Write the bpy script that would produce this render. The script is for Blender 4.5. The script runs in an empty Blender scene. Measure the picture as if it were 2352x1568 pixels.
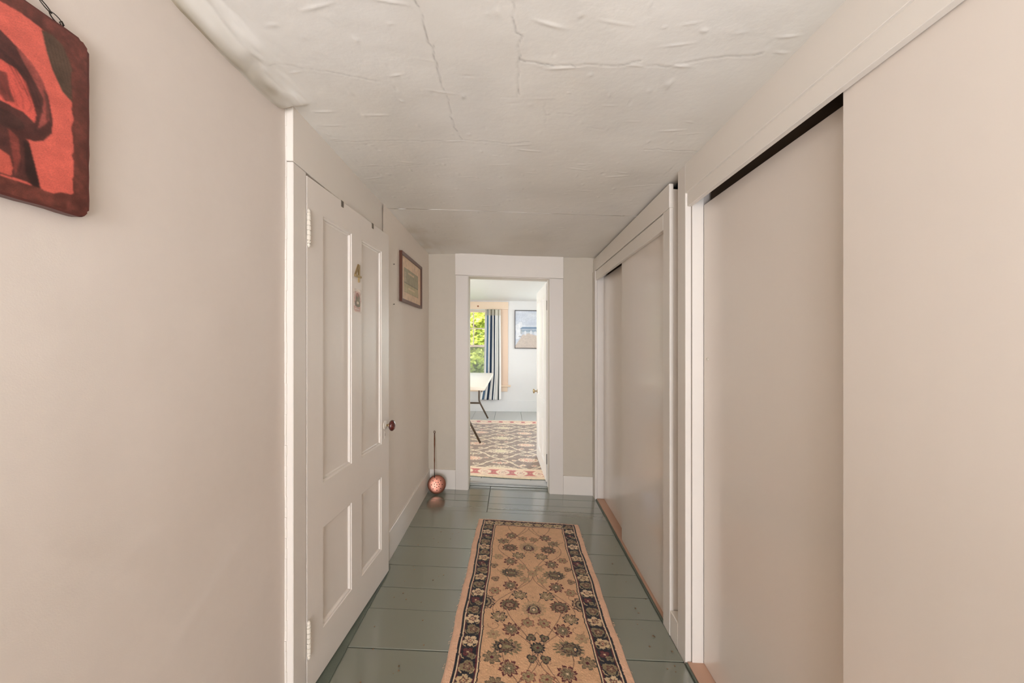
import bpy, bmesh, math, random
import numpy as np
from mathutils import Vector, Matrix

# ------------------------------------------------------------------ camera, sky, lights, exposure
scene = bpy.context.scene
COL = scene.collection
random.seed(7)
rng = np.random.default_rng(11)
CAM_H = 1.32

cam_data = bpy.data.cameras.new('camera')
cam_data.sensor_width = 36.0
cam_data.lens = 36.0 * 850 / 2352
cam_data.shift_x = 3 / 2352
cam_data.shift_y = 4 / 2352
cam_data.clip_start = 0.05
cam = bpy.data.objects.new('camera', cam_data)
COL.objects.link(cam)
cam.location = (0, 0, CAM_H)
cam.rotation_euler = (math.pi / 2, 0, 0)
scene.camera = cam

world = bpy.data.worlds.new('sky')
scene.world = world
world.use_nodes = True
wn = world.node_tree
sky = wn.nodes.new('ShaderNodeTexSky')
sky.sky_type = 'NISHITA'
sky.sun_disc = False
sky.sun_elevation = math.radians(50)
sky.sun_rotation = math.radians(200)
sky.air_density = 1.0
sky.dust_density = 2.0
bg = wn.nodes['Background']
wn.links.new(sky.outputs[0], bg.inputs[0])
bg.inputs[1].default_value = 1.6


def srgb(r, g, b):
    def c(v):
        v = v / 255.0
        return v / 12.92 if v <= 0.04045 else ((v + 0.055) / 1.055) ** 2.4
    return (c(r), c(g), c(b), 1.0)


sun_data = bpy.data.lights.new('sun', 'SUN')
sun_data.energy = 7.0
sun_data.angle = math.radians(1.5)
sun_data.color = (1.0, 0.95, 0.86)
sun = bpy.data.objects.new('sun', sun_data)
COL.objects.link(sun)
sun.rotation_euler = (math.radians(38), 0, math.radians(25))


def area(name, loc, rot, sx, sy, power, color):
    d = bpy.data.lights.new(name, 'AREA')
    d.shape = 'RECTANGLE'
    d.size = sx
    d.size_y = sy
    d.energy = power
    d.color = color
    o = bpy.data.objects.new(name, d)
    COL.objects.link(o)
    o.location = loc
    o.rotation_euler = rot
    return o


FILL_COL = (0.945, 0.975, 1.06)
R90 = math.pi / 2
# added fill in the hall and bedroom, and daylight from the left of the bedroom
area('hall_fill_light', (0.0, -3.45, 1.05), (R90 + 0.10, 0, 0), 1.3, 1.7, 118, FILL_COL)  # added fill behind the camera; the back wall has no window
area('hall_fill_up', (0.0, -0.75, 0.95), (math.pi, 0, 0), 0.6, 0.6, 23, FILL_COL)  # added fill facing up at the ceiling; no lamp stands here
area('bedroom_fill_light', (1.86, 5.6, 1.35), (0, R90, 0), 1.4, 1.1, 15, (0.97, 0.985, 1.0))  # added fill at the right bedroom wall, which has no window
area('bedroom_window_light_two', (-2.56, 4.05, 1.40), (0, -R90, 0), 1.3, 0.9, 37, (0.97, 0.985, 1.0))
area('bedroom_far_fill_light', (1.21, 7.30, 1.25), (-R90, 0, 0), 1.0, 1.6, 48, (0.95, 0.98, 1.0))  # added fill shining in through the added second window

scene.cycles.max_bounces = 16
scene.cycles.diffuse_bounces = 12
scene.view_settings.view_transform = 'Standard'
scene.view_settings.look = 'None'
scene.view_settings.gamma = 1.0
scene.view_settings.use_curve_mapping = False
scene.view_settings.exposure = 0.26


# ------------------------------------------------------------------ the old house leans a little: floors run downhill to the right
def slope(y, z):
    s0 = 0.045 - 0.012 * (z / 2.1)
    if y <= 3.4:
        return s0
    t = min(1.0, (y - 3.4) / 3.6)
    return s0 * (1 - t) + 0.010 * t


def warp(p):
    return (p[0], p[1], p[2] - p[0] * slope(p[1], p[2]))


def warp_np(P):
    x, y, z = P[:, 0], P[:, 1], P[:, 2]
    s0 = 0.045 - 0.012 * (z / 2.1)
    t = np.clip((y - 3.4) / 3.6, 0, 1)
    s = s0 * (1 - t) + 0.010 * t
    Q = P.copy()
    Q[:, 2] = z - x * s
    return Q


# ------------------------------------------------------------------ materials
def new_mat(name):
    m = bpy.data.materials.new(name)
    m.use_nodes = True
    nt = m.node_tree
    return m, nt, nt.nodes['Principled BSDF']


def paint(name, col, rough=0.5, bump=0.05, scale=60, var=0.05, spec=0.5, metal=0.0, stretch=(1, 1, 1), coat=0.0, bscale=None,
          dist=0.002, detail=4.0):
    m, nt, b = new_mat(name)
    tc = nt.nodes.new('ShaderNodeTexCoord')
    mp = nt.nodes.new('ShaderNodeMapping')
    mp.inputs['Scale'].default_value = stretch
    nt.links.new(tc.outputs['Object'], mp.inputs[0])
    n1 = nt.nodes.new('ShaderNodeTexNoise')
    n1.inputs['Scale'].default_value = scale * 0.08
    n1.inputs['Detail'].default_value = 5
    nt.links.new(mp.outputs[0], n1.inputs['Vector'])
    mix = nt.nodes.new('ShaderNodeMix')
    mix.data_type = 'RGBA'
    c = srgb(*col)
    mix.inputs[6].default_value = tuple(v * (1 - var) for v in c[:3]) + (1,)
    mix.inputs[7].default_value = tuple(min(1, v * (1 + var)) for v in c[:3]) + (1,)
    nt.links.new(n1.outputs[0], mix.inputs[0])
    nt.links.new(mix.outputs[2], b.inputs['Base Color'])
    b.inputs['Roughness'].default_value = rough
    b.inputs['Specular IOR Level'].default_value = spec
    b.inputs['Metallic'].default_value = metal
    b.inputs['Coat Weight'].default_value = coat
    b.inputs['Coat Roughness'].default_value = 0.12
    if bump:
        n2 = nt.nodes.new('ShaderNodeTexNoise')
        n2.inputs['Scale'].default_value = bscale or scale
        n2.inputs['Detail'].default_value = detail
        nt.links.new(mp.outputs[0], n2.inputs['Vector'])
        bp = nt.nodes.new('ShaderNodeBump')
        bp.inputs['Strength'].default_value = bump
        bp.inputs['Distance'].default_value = dist
        nt.links.new(n2.outputs[0], bp.inputs['Height'])
        nt.links.new(bp.outputs[0], b.inputs['Normal'])
    return m


def vcol(name, rough=0.8, spec=0.3, bump=0.0, scale=300, sheen=0.0, dist=0.001):
    m, nt, b = new_mat(name)
    a = nt.nodes.new('ShaderNodeAttribute')
    a.attribute_name = 'Col'
    nt.links.new(a.outputs[0], b.inputs['Base Color'])
    b.inputs['Roughness'].default_value = rough
    b.inputs['Specular IOR Level'].default_value = spec
    b.inputs['Sheen Weight'].default_value = sheen
    if bump:
        tc = nt.nodes.new('ShaderNodeTexCoord')
        n2 = nt.nodes.new('ShaderNodeTexNoise')
        n2.inputs['Scale'].default_value = scale
        n2.inputs['Detail'].default_value = 5
        nt.links.new(tc.outputs['Object'], n2.inputs['Vector'])
        bp = nt.nodes.new('ShaderNodeBump')
        bp.inputs['Strength'].default_value = bump
        bp.inputs['Distance'].default_value = dist
        nt.links.new(n2.outputs[0], bp.inputs['Height'])
        nt.links.new(bp.outputs[0], b.inputs['Normal'])
    return m


M = {}
M['wall'] = paint('wall_paint', (207, 197, 187), 0.62, 0.12, 420, 0.02, 0.35, dist=0.001)
M['wall_far'] = paint('wall_paint_grey', (190, 181, 165), 0.6, 0.25, 260, 0.03, 0.35)
M['trim'] = paint('trim_paint', (211, 204, 195), 0.45, 0.12, 120, 0.02, 0.5, stretch=(1, 1, 0.15))
M['trim_h'] = paint('trim_paint_long', (217, 210, 200), 0.42, 0.12, 120, 0.02, 0.5, stretch=(1, 0.15, 1))
M['door'] = paint('door_paint', (213, 205, 195), 0.42, 0.15, 150, 0.02, 0.5, stretch=(1, 1, 0.2))
M['slide'] = paint('sliding_door_paint', (214, 204, 193), 0.28, 0.22, 22, 0.03, 0.6, stretch=(1, 1, 0.05), bscale=16, dist=0.003, coat=0.6)
M['ceil'] = vcol('ceiling_plaster', 0.6, 0.35, 0.35, 45, dist=0.002)
M['floor'] = paint('floor_paint', (112, 116, 102), 0.19, 0.30, 16, 0.10, 0.9, stretch=(0.6, 1, 1), coat=1.0, bscale=9, dist=0.0025)
M['floor'].node_tree.nodes['Principled BSDF'].inputs['Coat IOR'].default_value = 1.9
M['floor'].node_tree.nodes['Principled BSDF'].inputs['Coat Roughness'].default_value = 0.17
M['floor_under'] = paint('floor_gap', (40, 36, 30), 0.9, 0, 20)
M['roomfloor'] = paint('bedroom_floor_paint', (176, 176, 172), 0.22, 0.2, 20, 0.05, 0.5, coat=0.1)
M['rawwood'] = paint('bare_track_wood', (184, 148, 126), 0.6, 0.3, 80, 0.18, 0.3, stretch=(1, 0.12, 1))
M['greenedge'] = paint('worn_green_paint', (92, 98, 86), 0.5, 0.5, 120, 0.35, 0.3)
M['dark'] = paint('closet_shade_brown', (74, 60, 48), 0.7, 0.2, 40, 0.2, 0.2)  # the closets' lack of light put into a dark brown colour
M['white'] = paint('bedroom_white_paint', (224, 224, 223), 0.5, 0.1, 100, 0.015, 0.4)
M['whitedoor'] = paint('white_door_paint', (234, 231, 225), 0.35, 0.1, 100, 0.015, 0.5)
M['pine'] = paint('pale_pine', (226, 200, 178), 0.5, 0.1, 60, 0.10, 0.3, stretch=(1, 1, 0.08))
M['pine_h'] = paint('pale_pine_long', (232, 210, 186), 0.5, 0.1, 60, 0.08, 0.3, stretch=(0.08, 1, 1))
M['knot'] = paint('pine_knot', (140, 84, 50), 0.5, 0, 60)
M['sash'] = paint('sash_paint', (225, 205, 190), 0.4, 0, 60)
M['frame'] = paint('dark_frame_wood', (92, 52, 36), 0.35, 0.2, 90, 0.25, 0.5, stretch=(1, 0.1, 0.1))
M['blackframe'] = paint('black_frame', (42, 36, 34), 0.4, 0, 60)
M['brass'] = paint('worn_brass', (176, 156, 120), 0.3, 0.1, 90, 0.12, 0.5, metal=0.9)
M['knob'] = paint('brown_mineral_knob', (84, 32, 26), 0.12, 0, 40, 0.30, 0.6, coat=0.6)
M['plate'] = paint('painted_metal', (206, 198, 184), 0.35, 0.2, 200, 0.08, 0.5)
M['iron'] = paint('dark_iron', (60, 54, 48), 0.45, 0.2, 200, 0.2, 0.5, metal=0.6)
M['hook'] = paint('grey_steel', (128, 120, 108), 0.4, 0, 100, 0.1, 0.5, metal=0.7)
M['copper'] = paint('aged_copper', (176, 120, 102), 0.42, 0.3, 40, 0.25, 0.5, metal=1.0)
M['copperdark'] = paint('dark_copper', (104, 62, 42), 0.45, 0.3, 60, 0.3, 0.5, metal=0.8)
M['black'] = paint('hole_black', (22, 16, 14), 0.9, 0, 40)
M['plaque'] = paint('plaque_edge', (84, 40, 34), 0.4, 0.4, 120, 0.3, 0.5)
M['print'] = vcol('plaque_print', 0.28, 0.5, 0.15, 500)
M['pile'] = vcol('wool_pile', 0.95, 0.1, 0.5, 900, 0.3)
M['pile2'] = vcol('bedroom_rug_pile', 0.55, 0.7, 0.2, 600, 0.3)
M['paper'] = vcol('printed_paper', 0.45, 0.4)
M['cloth'] = vcol('curtain_cloth', 0.85, 0.2, 0.1, 500)
M['rugback'] = paint('rug_edge', (206, 170, 140), 0.95, 0.4, 300, 0.1, 0.1)
M['table'] = paint('table_plastic', (250, 240, 224), 0.45, 0.1, 400, 0.02, 0.5)
M['tleg'] = paint('table_leg_metal', (92, 78, 64), 0.4, 0, 60, 0.05, 0.5, metal=0.3)
M['bark'] = paint('bark', (120, 100, 78), 0.9, 0.8, 20, 0.3, 0.1, dist=0.02)
M['grass'] = paint('lawn_grass', (104, 130, 70), 0.9, 0.8, 30, 0.3, 0.1, dist=0.02)
M['siding'] = paint('outside_wall', (215, 210, 200), 0.8, 0.1, 10)


def leaf_mat(name, col):
    m, nt, b = new_mat(name)
    n = nt.nodes.new('ShaderNodeTexNoise')
    n.inputs['Scale'].default_value = 1.6
    tc = nt.nodes.new('ShaderNodeTexCoord')
    nt.links.new(tc.outputs['Object'], n.inputs['Vector'])
    mx = nt.nodes.new('ShaderNodeMix')
    mx.data_type = 'RGBA'
    c = srgb(*col)
    mx.inputs[6].default_value = (c[0] * 0.55, c[1] * 0.6, c[2] * 0.6, 1)
    mx.inputs[7].default_value = (min(1, c[0] * 1.3), min(1, c[1] * 1.2), c[2], 1)
    nt.links.new(n.outputs[0], mx.inputs[0])
    nt.links.new(mx.outputs[2], b.inputs['Base Color'])
    b.inputs['Roughness'].default_value = 0.55
    tr = nt.nodes.new('ShaderNodeBsdfTranslucent')
    nt.links.new(mx.outputs[2], tr.inputs[0])
    ms = nt.nodes.new('ShaderNodeMixShader')
    ms.inputs[0].default_value = 0.5
    nt.links.new(b.outputs[0], ms.inputs[1])
    nt.links.new(tr.outputs[0], ms.inputs[2])
    nt.links.new(ms.outputs[0], nt.nodes['Material Output'].inputs[0])
    return m


M['leaf'] = leaf_mat('leaf_bright', (176, 182, 84))
M['leaf2'] = leaf_mat('leaf_mid', (128, 132, 92))


def glass_mat():
    m = bpy.data.materials.new('window_glass')
    m.use_nodes = True
    nt = m.node_tree
    nt.nodes.clear()
    out = nt.nodes.new('ShaderNodeOutputMaterial')
    t = nt.nodes.new('ShaderNodeBsdfTransparent')
    t.inputs[0].default_value = (0.95, 0.97, 0.95, 1)
    g = nt.nodes.new('ShaderNodeBsdfGlossy')
    g.inputs['Roughness'].default_value = 0.02
    f = nt.nodes.new('ShaderNodeFresnel')
    f.inputs[0].default_value = 1.35
    ms = nt.nodes.new('ShaderNodeMixShader')
    nt.links.new(f.outputs[0], ms.inputs[0])
    nt.links.new(t.outputs[0], ms.inputs[1])
    nt.links.new(g.outputs[0], ms.inputs[2])
    nt.links.new(ms.outputs[0], out.inputs[0])
    return m


M['glass'] = glass_mat()


def screen_mat():
    m, nt, b = new_mat('insect_screen_mesh')
    b.inputs['Base Color'].default_value = srgb(176, 176, 168)
    b.inputs['Roughness'].default_value = 0.8
    t = nt.nodes.new('ShaderNodeBsdfTransparent')
    ms = nt.nodes.new('ShaderNodeMixShader')
    ms.inputs[0].default_value = 0.28
    nt.links.new(t.outputs[0], ms.inputs[1])
    nt.links.new(b.outputs[0], ms.inputs[2])
    nt.links.new(ms.outputs[0], nt.nodes['Material Output'].inputs[0])
    return m


M['screen'] = screen_mat()


# ------------------------------------------------------------------ mesh helpers
def tag(o, label=None, cat=None, group=None, kind=None):
    if label:
        o['label'] = label
    if cat:
        o['category'] = cat
    if group:
        o['group'] = group
    if kind:
        o['kind'] = kind
    return o


def empty(name, loc):
    o = bpy.data.objects.new(name, None)
    o.empty_display_size = 0.05
    COL.objects.link(o)
    o.location = warp(loc)
    return o


def world_loc(o):
    v = Vector((0, 0, 0))
    while o is not None:
        v = v + o.location
        o = o.parent
    return v


def link_mesh(name, me, mat, parent, origin):
    """verts are in house space; shift so that the object origin sits at `origin`"""
    if origin is None:
        n = len(me.vertices)
        a = np.empty(n * 3, dtype=np.float32)
        me.vertices.foreach_get('co', a)
        a = a.reshape(-1, 3)
        lo, hi = a.min(0), a.max(0)
        origin = ((lo[0] + hi[0]) / 2, (lo[1] + hi[1]) / 2, lo[2])
    o0 = Vector([float(v) for v in origin])
    me.transform(Matrix.Translation(-o0))
    if mat is not None:
        me.materials.append(M[mat] if isinstance(mat, str) else mat)
    o = bpy.data.objects.new(name, me)
    COL.objects.link(o)
    if parent is not None:
        o.parent = parent
        o.location = o0 - world_loc(parent)
    else:
        o.location = o0
    return o


class MB:
    def __init__(self):
        self.bm = bmesh.new()

    def box(self, x0, x1, y0, y1, z0, z1, bev=0.0, seg=1):
        b = bmesh.new()
        bmesh.ops.create_cube(b, size=1)
        for v in b.verts:
            v.co = Vector(((x0 + x1) / 2 + v.co.x * (x1 - x0), (y0 + y1) / 2 + v.co.y * (y1 - y0), (z0 + z1) / 2 + v.co.z * (z1 - z0)))
        if bev:
            bmesh.ops.bevel(b, geom=b.edges[:], offset=bev, segments=seg, affect='EDGES', profile=0.7)
        self.merge(b)
        return self

    def merge(self, b):
        me = bpy.data.meshes.new('tmp')
        b.to_mesh(me)
        b.free()
        self.bm.from_mesh(me)
        bpy.data.meshes.remove(me)

    def poly(self, pts, faces):
        vs = [self.bm.verts.new(p) for p in pts]
        for f in faces:
            self.bm.faces.new([vs[i] for i in f])
        return self

    def tube(self, pts, r, n=10, closed=False, cap=True):
        pts = [Vector(p) for p in pts]
        rs = r if isinstance(r, (list, tuple)) else [r] * len(pts)
        N = len(pts)
        rings = []
        up = None
        for i, p in enumerate(pts):
            a = pts[(i - 1) % N] if (closed or i > 0) else p
            c = pts[(i + 1) % N] if (closed or i < N - 1) else p
            t = (c - a).normalized()
            if up is None:
                up = Vector((0, 0, 1)) if abs(t.z) < 0.9 else Vector((1, 0, 0))
            s = t.cross(up)
            if s.length < 1e-6:
                s = t.cross(Vector((0, 1, 0.1)))
            s.normalize()
            u = s.cross(t).normalized()
            up = u
            rings.append([self.bm.verts.new(p + (s * math.cos(2 * math.pi * k / n) + u * math.sin(2 * math.pi * k / n)) * rs[i]) for k in range(n)])
        M_ = N if closed else N - 1
        for i in range(M_):
            A, B = rings[i], rings[(i + 1) % N]
            for k in range(n):
                self.bm.faces.new((A[k], A[(k + 1) % n], B[(k + 1) % n], B[k]))
        if cap and not closed:
            self.bm.faces.new(rings[0][::-1])
            self.bm.faces.new(rings[-1])
        return self

    def lathe(self, c, axis, prof, n=24):
        """prof: list of (distance along axis, radius)"""
        c = Vector(c)
        ax = Vector(axis).normalized()
        s = ax.cross(Vector((0, 0, 1)))
        if s.length < 1e-3:
            s = Vector((1, 0, 0))
        s.normalize()
        u = s.cross(ax).normalized()
        rings = []
        for h, r in prof:
            if r < 1e-6:
                rings.append([self.bm.verts.new(c + ax * h)])
            else:
                rings.append([self.bm.verts.new(c + ax * h + (s * math.cos(2 * math.pi * k / n) + u * math.sin(2 * math.pi * k / n)) * r) for k in range(n)])
        for A, B in zip(rings[:-1], rings[1:]):
            for k in range(n):
                k2 = (k + 1) % n
                if len(A) == 1 and len(B) == 1:
                    continue
                if len(A) == 1:
                    self.bm.faces.new((A[0], B[k2], B[k]))
                elif len(B) == 1:
                    self.bm.faces.new((A[k], A[k2], B[0]))
                else:
                    self.bm.faces.new((A[k], A[k2], B[k2], B[k]))
        return self

    def prism(self, outline, axis_fn, h0, h1, bev=0.0):
        """outline: 2d points; axis_fn(a,b,h)->3d"""
        b = bmesh.new()
        v0 = [b.verts.new(axis_fn(p[0], p[1], h0)) for p in outline]
        v1 = [b.verts.new(axis_fn(p[0], p[1], h1)) for p in outline]
        n = len(outline)
        b.faces.new(v0[::-1])
        top = b.faces.new(v1)
        for i in range(n):
            b.faces.new((v0[i], v0[(i + 1) % n], v1[(i + 1) % n], v1[i]))
        if bev:
            bmesh.ops.bevel(b, geom=[e for e in top.edges], offset=bev, segments=2, affect='EDGES')
        bmesh.ops.recalc_face_normals(b, faces=b.faces[:])
        self.merge(b)
        return self

    def build(self, name, mat, parent=None, origin=None, xf=None, smooth=False, dowarp=True):
        for v in self.bm.verts:
            p = tuple(v.co)
            if xf:
                p = xf(p)
            if dowarp:
                p = warp(p)
            v.co = p
        bmesh.ops.recalc_face_normals(self.bm, faces=self.bm.faces[:])
        me = bpy.data.meshes.new(name)
        self.bm.to_mesh(me)
        self.bm.free()
        if smooth:
            me.polygons.foreach_set('use_smooth', [True] * len(me.polygons))
        return link_mesh(name, me, mat, parent, origin)


def grid_mesh(name, P, nx, ny, mat, parent=None, colors=None, origin=None, smooth=True, mask=None, dowarp=True, flip=False):
    """P: (ny*nx,3) array in house space, row-major (ny rows of nx)."""
    P = np.asarray(P, dtype=np.float64).reshape(-1, 3)
    if dowarp:
        P = warp_np(P)
    idx = np.arange(nx * ny).reshape(ny, nx)
    a, b, c, d = idx[:-1, :-1].ravel(), idx[:-1, 1:].ravel(), idx[1:, 1:].ravel(), idx[1:, :-1].ravel()
    Q = np.stack([a, d, c, b] if flip else [a, b, c, d], 1)
    if mask is not None:
        mk = mask.ravel()
        Q = Q[mk[Q].all(1)]
    me = bpy.data.meshes.new(name)
    me.vertices.add(len(P))
    me.vertices.foreach_set('co', P.astype(np.float32).ravel())
    me.loops.add(len(Q) * 4)
    me.loops.foreach_set('vertex_index', Q.astype(np.int32).ravel())
    me.polygons.add(len(Q))
    me.polygons.foreach_set('loop_start', np.arange(0, len(Q) * 4, 4, dtype=np.int32))
    me.polygons.foreach_set('use_smooth', np.full(len(Q), smooth))
    me.update(calc_edges=True)
    if colors is not None:
        at = me.color_attributes.new('Col', 'FLOAT_COLOR', 'POINT')
        C = np.ones((len(P), 4), dtype=np.float32)
        C[:, :3] = colors.reshape(-1, 3)
        at.data.foreach_set('color', C.ravel())
    return link_mesh(name, me, mat, parent, origin)


def lin(c):
    return np.array(srgb(*c)[:3])


def noise2(h, w, cells_y, cells_x, seed=0):
    r = np.random.default_rng(seed)
    gy, gx = int(cells_y) + 2, int(cells_x) + 2
    g = r.random((gy, gx))
    y = np.linspace(0, cells_y, h)
    x = np.linspace(0, cells_x, w)
    y0 = np.minimum(y.astype(int), gy - 2)
    x0 = np.minimum(x.astype(int), gx - 2)
    fy = (y - y0)
    fx = (x - x0)
    fy = (fy * fy * (3 - 2 * fy))[:, None]
    fx = (fx * fx * (3 - 2 * fx))[None, :]
    A = g[y0][:, x0]
    B = g[y0][:, x0 + 1]
    C = g[y0 + 1][:, x0]
    D = g[y0 + 1][:, x0 + 1]
    return (A * (1 - fx) + B * fx) * (1 - fy) + (C * (1 - fx) + D * fx) * fy


class Raster:
    """a little painter over a metric rectangle, w wide (a) and h high (b)"""

    def __init__(self, w, h, step, base):
        self.w, self.h, self.step = w, h, step
        self.nx, self.ny = int(round(w / step)) + 1, int(round(h / step)) + 1
        self.a = np.linspace(0, w, self.nx)
        self.b = np.linspace(0, h, self.ny)
        self.img = np.empty((self.ny, self.nx, 3))
        self.img[:] = lin(base)

    def win(self, a0, a1, b0, b1):
        i0, i1 = np.searchsorted(self.a, [a0, a1])
        j0, j1 = np.searchsorted(self.b, [b0, b1])
        A, B = np.meshgrid(self.a[i0:i1], self.b[j0:j1])
        return self.img[j0:j1, i0:i1], A, B

    def put(self, im, mask, col, al=1.0):
        c = lin(col)
        im[mask] = im[mask] * (1 - al) + c * al

    def rect(self, a0, a1, b0, b1, col, al=1.0):
        im, A, B = self.win(a0, a1, b0, b1)
        if im.size:
            im[:] = im * (1 - al) + lin(col) * al

    def ell(self, ca, cb, ra, rb, col, al=1.0, rot=0.0):
        R = max(ra, rb)
        im, A, B = self.win(ca - R, ca + R, cb - R, cb + R)
        if im.size:
            c, s = math.cos(rot), math.sin(rot)
            u = (A - ca) * c + (B - cb) * s
            v = -(A - ca) * s + (B - cb) * c
            self.put(im, (u / ra) ** 2 + (v / rb) ** 2 < 1, col, al)

    def flower(self, ca, cb, R, n, outline, fill, vein, core, rot=0.0, sq=1.0, ow=0.16, deep=0.42, al=1.0):
        im, A, B = self.win(ca - R, ca + R, cb - R, cb + R)
        if not im.size:
            return
        x, y = (A - ca), (B - cb) / sq
        r = np.hypot(x, y)
        th = np.arctan2(y, x) + rot
        ph = np.abs(np.cos(n * th / 2))
        Rt = R * (1 - deep + deep * ph ** 0.7)
        jit = 1 + 0.05 * np.sin(th * 17 + ca * 900) + 0.04 * np.sin(th * 29 + cb * 700)
        Rt = Rt * jit
        self.put(im, r < Rt, outline, al)
        self.put(im, (r < Rt * (1 - ow)) & (r > 0), fill, al)
        if vein is not None:
            self.put(im, (r < Rt * 0.80) & (ph < 0.30) & (r > R * 0.2), vein, al)
            self.put(im, (r < Rt * 0.62) & (r > Rt * 0.50) & (ph > 0.55), vein, al * 0.8)
        if core is not None:
            self.put(im, r < R * 0.2, core, al)

    def line(self, pts, wd, col, al=1.0):
        for (a0, b0), (a1, b1) in zip(pts[:-1], pts[1:]):
            im, A, B = self.win(min(a0, a1) - wd, max(a0, a1) + wd, min(b0, b1) - wd, max(b0, b1) + wd)
            if not im.size:
                continue
            dx, dy = a1 - a0, b1 - b0
            L = dx * dx + dy * dy + 1e-12
            t = np.clip(((A - a0) * dx + (B - b0) * dy) / L, 0, 1)
            d = np.hypot(A - a0 - t * dx, B - b0 - t * dy)
            self.put(im, d < wd / 2, col, al)

    def polyfill(self, pts, col, al=1.0):
        xs, ys = [p[0] for p in pts], [p[1] for p in pts]
        im, A, B = self.win(min(xs), max(xs), min(ys), max(ys))
        if not im.size:
            return
        ins = np.zeros(A.shape, bool)
        n = len(pts)
        for i in range(n):
            x0, y0 = pts[i]
            x1, y1 = pts[(i + 1) % n]
            if y0 == y1:
                continue
            cond = ((y0 > B) != (y1 > B)) & (A < (x1 - x0) * (B - y0) / (y1 - y0) + x0)
            ins ^= cond
        self.put(im, ins, col, al)

    def blur(self, n=1):
        for _ in range(n):
            p = np.pad(self.img, ((1, 1), (1, 1), (0, 0)), mode='edge')
            self.img = (p[1:-1, 1:-1] * 2 + p[:-2, 1:-1] + p[2:, 1:-1] + p[1:-1, :-2] + p[1:-1, 2:]) / 6

    def grain(self, amt, seed=1, coarse=0.1):
        r = np.random.default_rng(seed)
        n = r.normal(0, amt, (self.ny, self.nx, 1)) + (noise2(self.ny, self.nx, self.h / 0.02, self.w / 0.02, seed)[..., None] - 0.5) * coarse
        self.img = np.clip(self.img * (1 + n), 0, 1)


# ================================================================== THE SHELL
XL, XLN, XR, YF, ZC = -0.732, -0.764, 0.78, 3.30, 2.10
YB = -3.60

# floor: wide painted boards laid across the hall
floor = tag(MB().box(-1.5, 1.5, YB, 3.42, -0.10, -0.016).build('floor', 'floor_under'), kind='structure')
seams = [YB, -3.35, -3.12, -2.9, -2.66, -2.44, -2.2, -1.95, -1.72, -1.5, -1.26, -1.02, -0.8, -0.56, -0.33, -0.1, 0.14, 0.38, 0.62, 0.86, 1.09, 1.335, 1.571, 1.804, 1.963, 2.159, 2.358, 2.603, 2.876]
for i, (a, b) in enumerate(zip(seams[:-1], seams[1:])):
    g = 0.0019
    dz = random.uniform(-0.0012, 0.0008)
    MB().box(-0.80, 0.735, a + g, b - g, -0.024, dz, 0.0008).build('floor_board', 'floor', floor)
XJ = -0.185
for (a, b) in [(2.876, 3.066), (3.066, 3.185), (3.185, 3.43)]:
    MB().box(-0.80, XJ - 0.002, a + 0.0019, b - 0.0019, -0.024, random.uniform(-0.001, 0), 0.0008).build('floor_board', 'floor', floor)
for (a, b) in [(2.876, 2.935), (2.935, 3.035), (3.035, 3.17), (3.17, 3.43)]:
    MB().box(XJ + 0.002, 0.735, a + 0.0019, b - 0.0019, -0.024, random.uniform(-0.001, 0), 0.0008).build('floor_board', 'floor', floor)


# ceiling: hand-trowelled plaster with cracks, blobs and a rough cove along the left wall
def ceil_pt(px, py):
    X = 0.0
    for _ in range(4):
        Y = 850 * (ZC - CAM_H - 0.033 * X) / (788 - py)
        X = (px - 1173) * Y / 850
    return X, Y


def cpath(pts):
    return [ceil_pt(900 + x / 2.94, y / 2.94) for x, y in pts]


ys = np.concatenate([np.arange(YB, 0.78, 0.04), np.arange(0.78, 2.2, 0.004), np.arange(2.2, 3.301, 0.007), [3.31]])
xs = np.arange(-0.80, 0.785, 0.004)
CX, CY = np.meshgrid(xs, ys)
ny_, nx_ = CX.shape
yi = (ys - YB) / (3.31 - YB)


def cn(fy, fx, seed):
    base = noise2(1201, 601, fy, fx, seed)
    jy = np.clip((yi * 1200), 0, 1199.999)
    jx = np.clip((xs + 0.8) / 1.585 * 600, 0, 599.999)
    y0, x0 = jy.astype(int), jx.astype(int)
    wy, wx = (jy - y0)[:, None], (jx - x0)[None, :]
    return (base[y0][:, x0] * (1 - wx) + base[y0][:, x0 + 1] * wx) * (1 - wy) + (base[y0 + 1][:, x0] * (1 - wx) + base[y0 + 1][:, x0 + 1] * wx) * wy


drop = 0.014 * (cn(9, 3, 1) - 0.5) + 0.005 * (cn(24, 6, 2) - 0.5) + 0.0016 * (cn(70, 16, 3) - 0.5) + 0.0006 * (cn(190, 40, 4) - 0.5)
ccol = np.empty((ny_, nx_, 3))
ccol[:] = lin((224, 221, 214))
st = cn(14, 5, 5)[..., None]
ccol *= 1 - np.array([0.07, 0.085, 0.11]) * np.clip(st * 2.4 - 0.9, 0, 1)
st = cn(34, 7, 15)[..., None]
ccol *= 1 - 0.06 * np.clip(st * 2.6 - 1.2, 0, 1)
ccol *= 1 + 0.03 * (cn(60, 14, 6)[..., None] - 0.5)
drop = drop * np.clip(np.minimum(CX + 0.80, 0.785 - CX) / 0.10, 0.15, 1)


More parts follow.
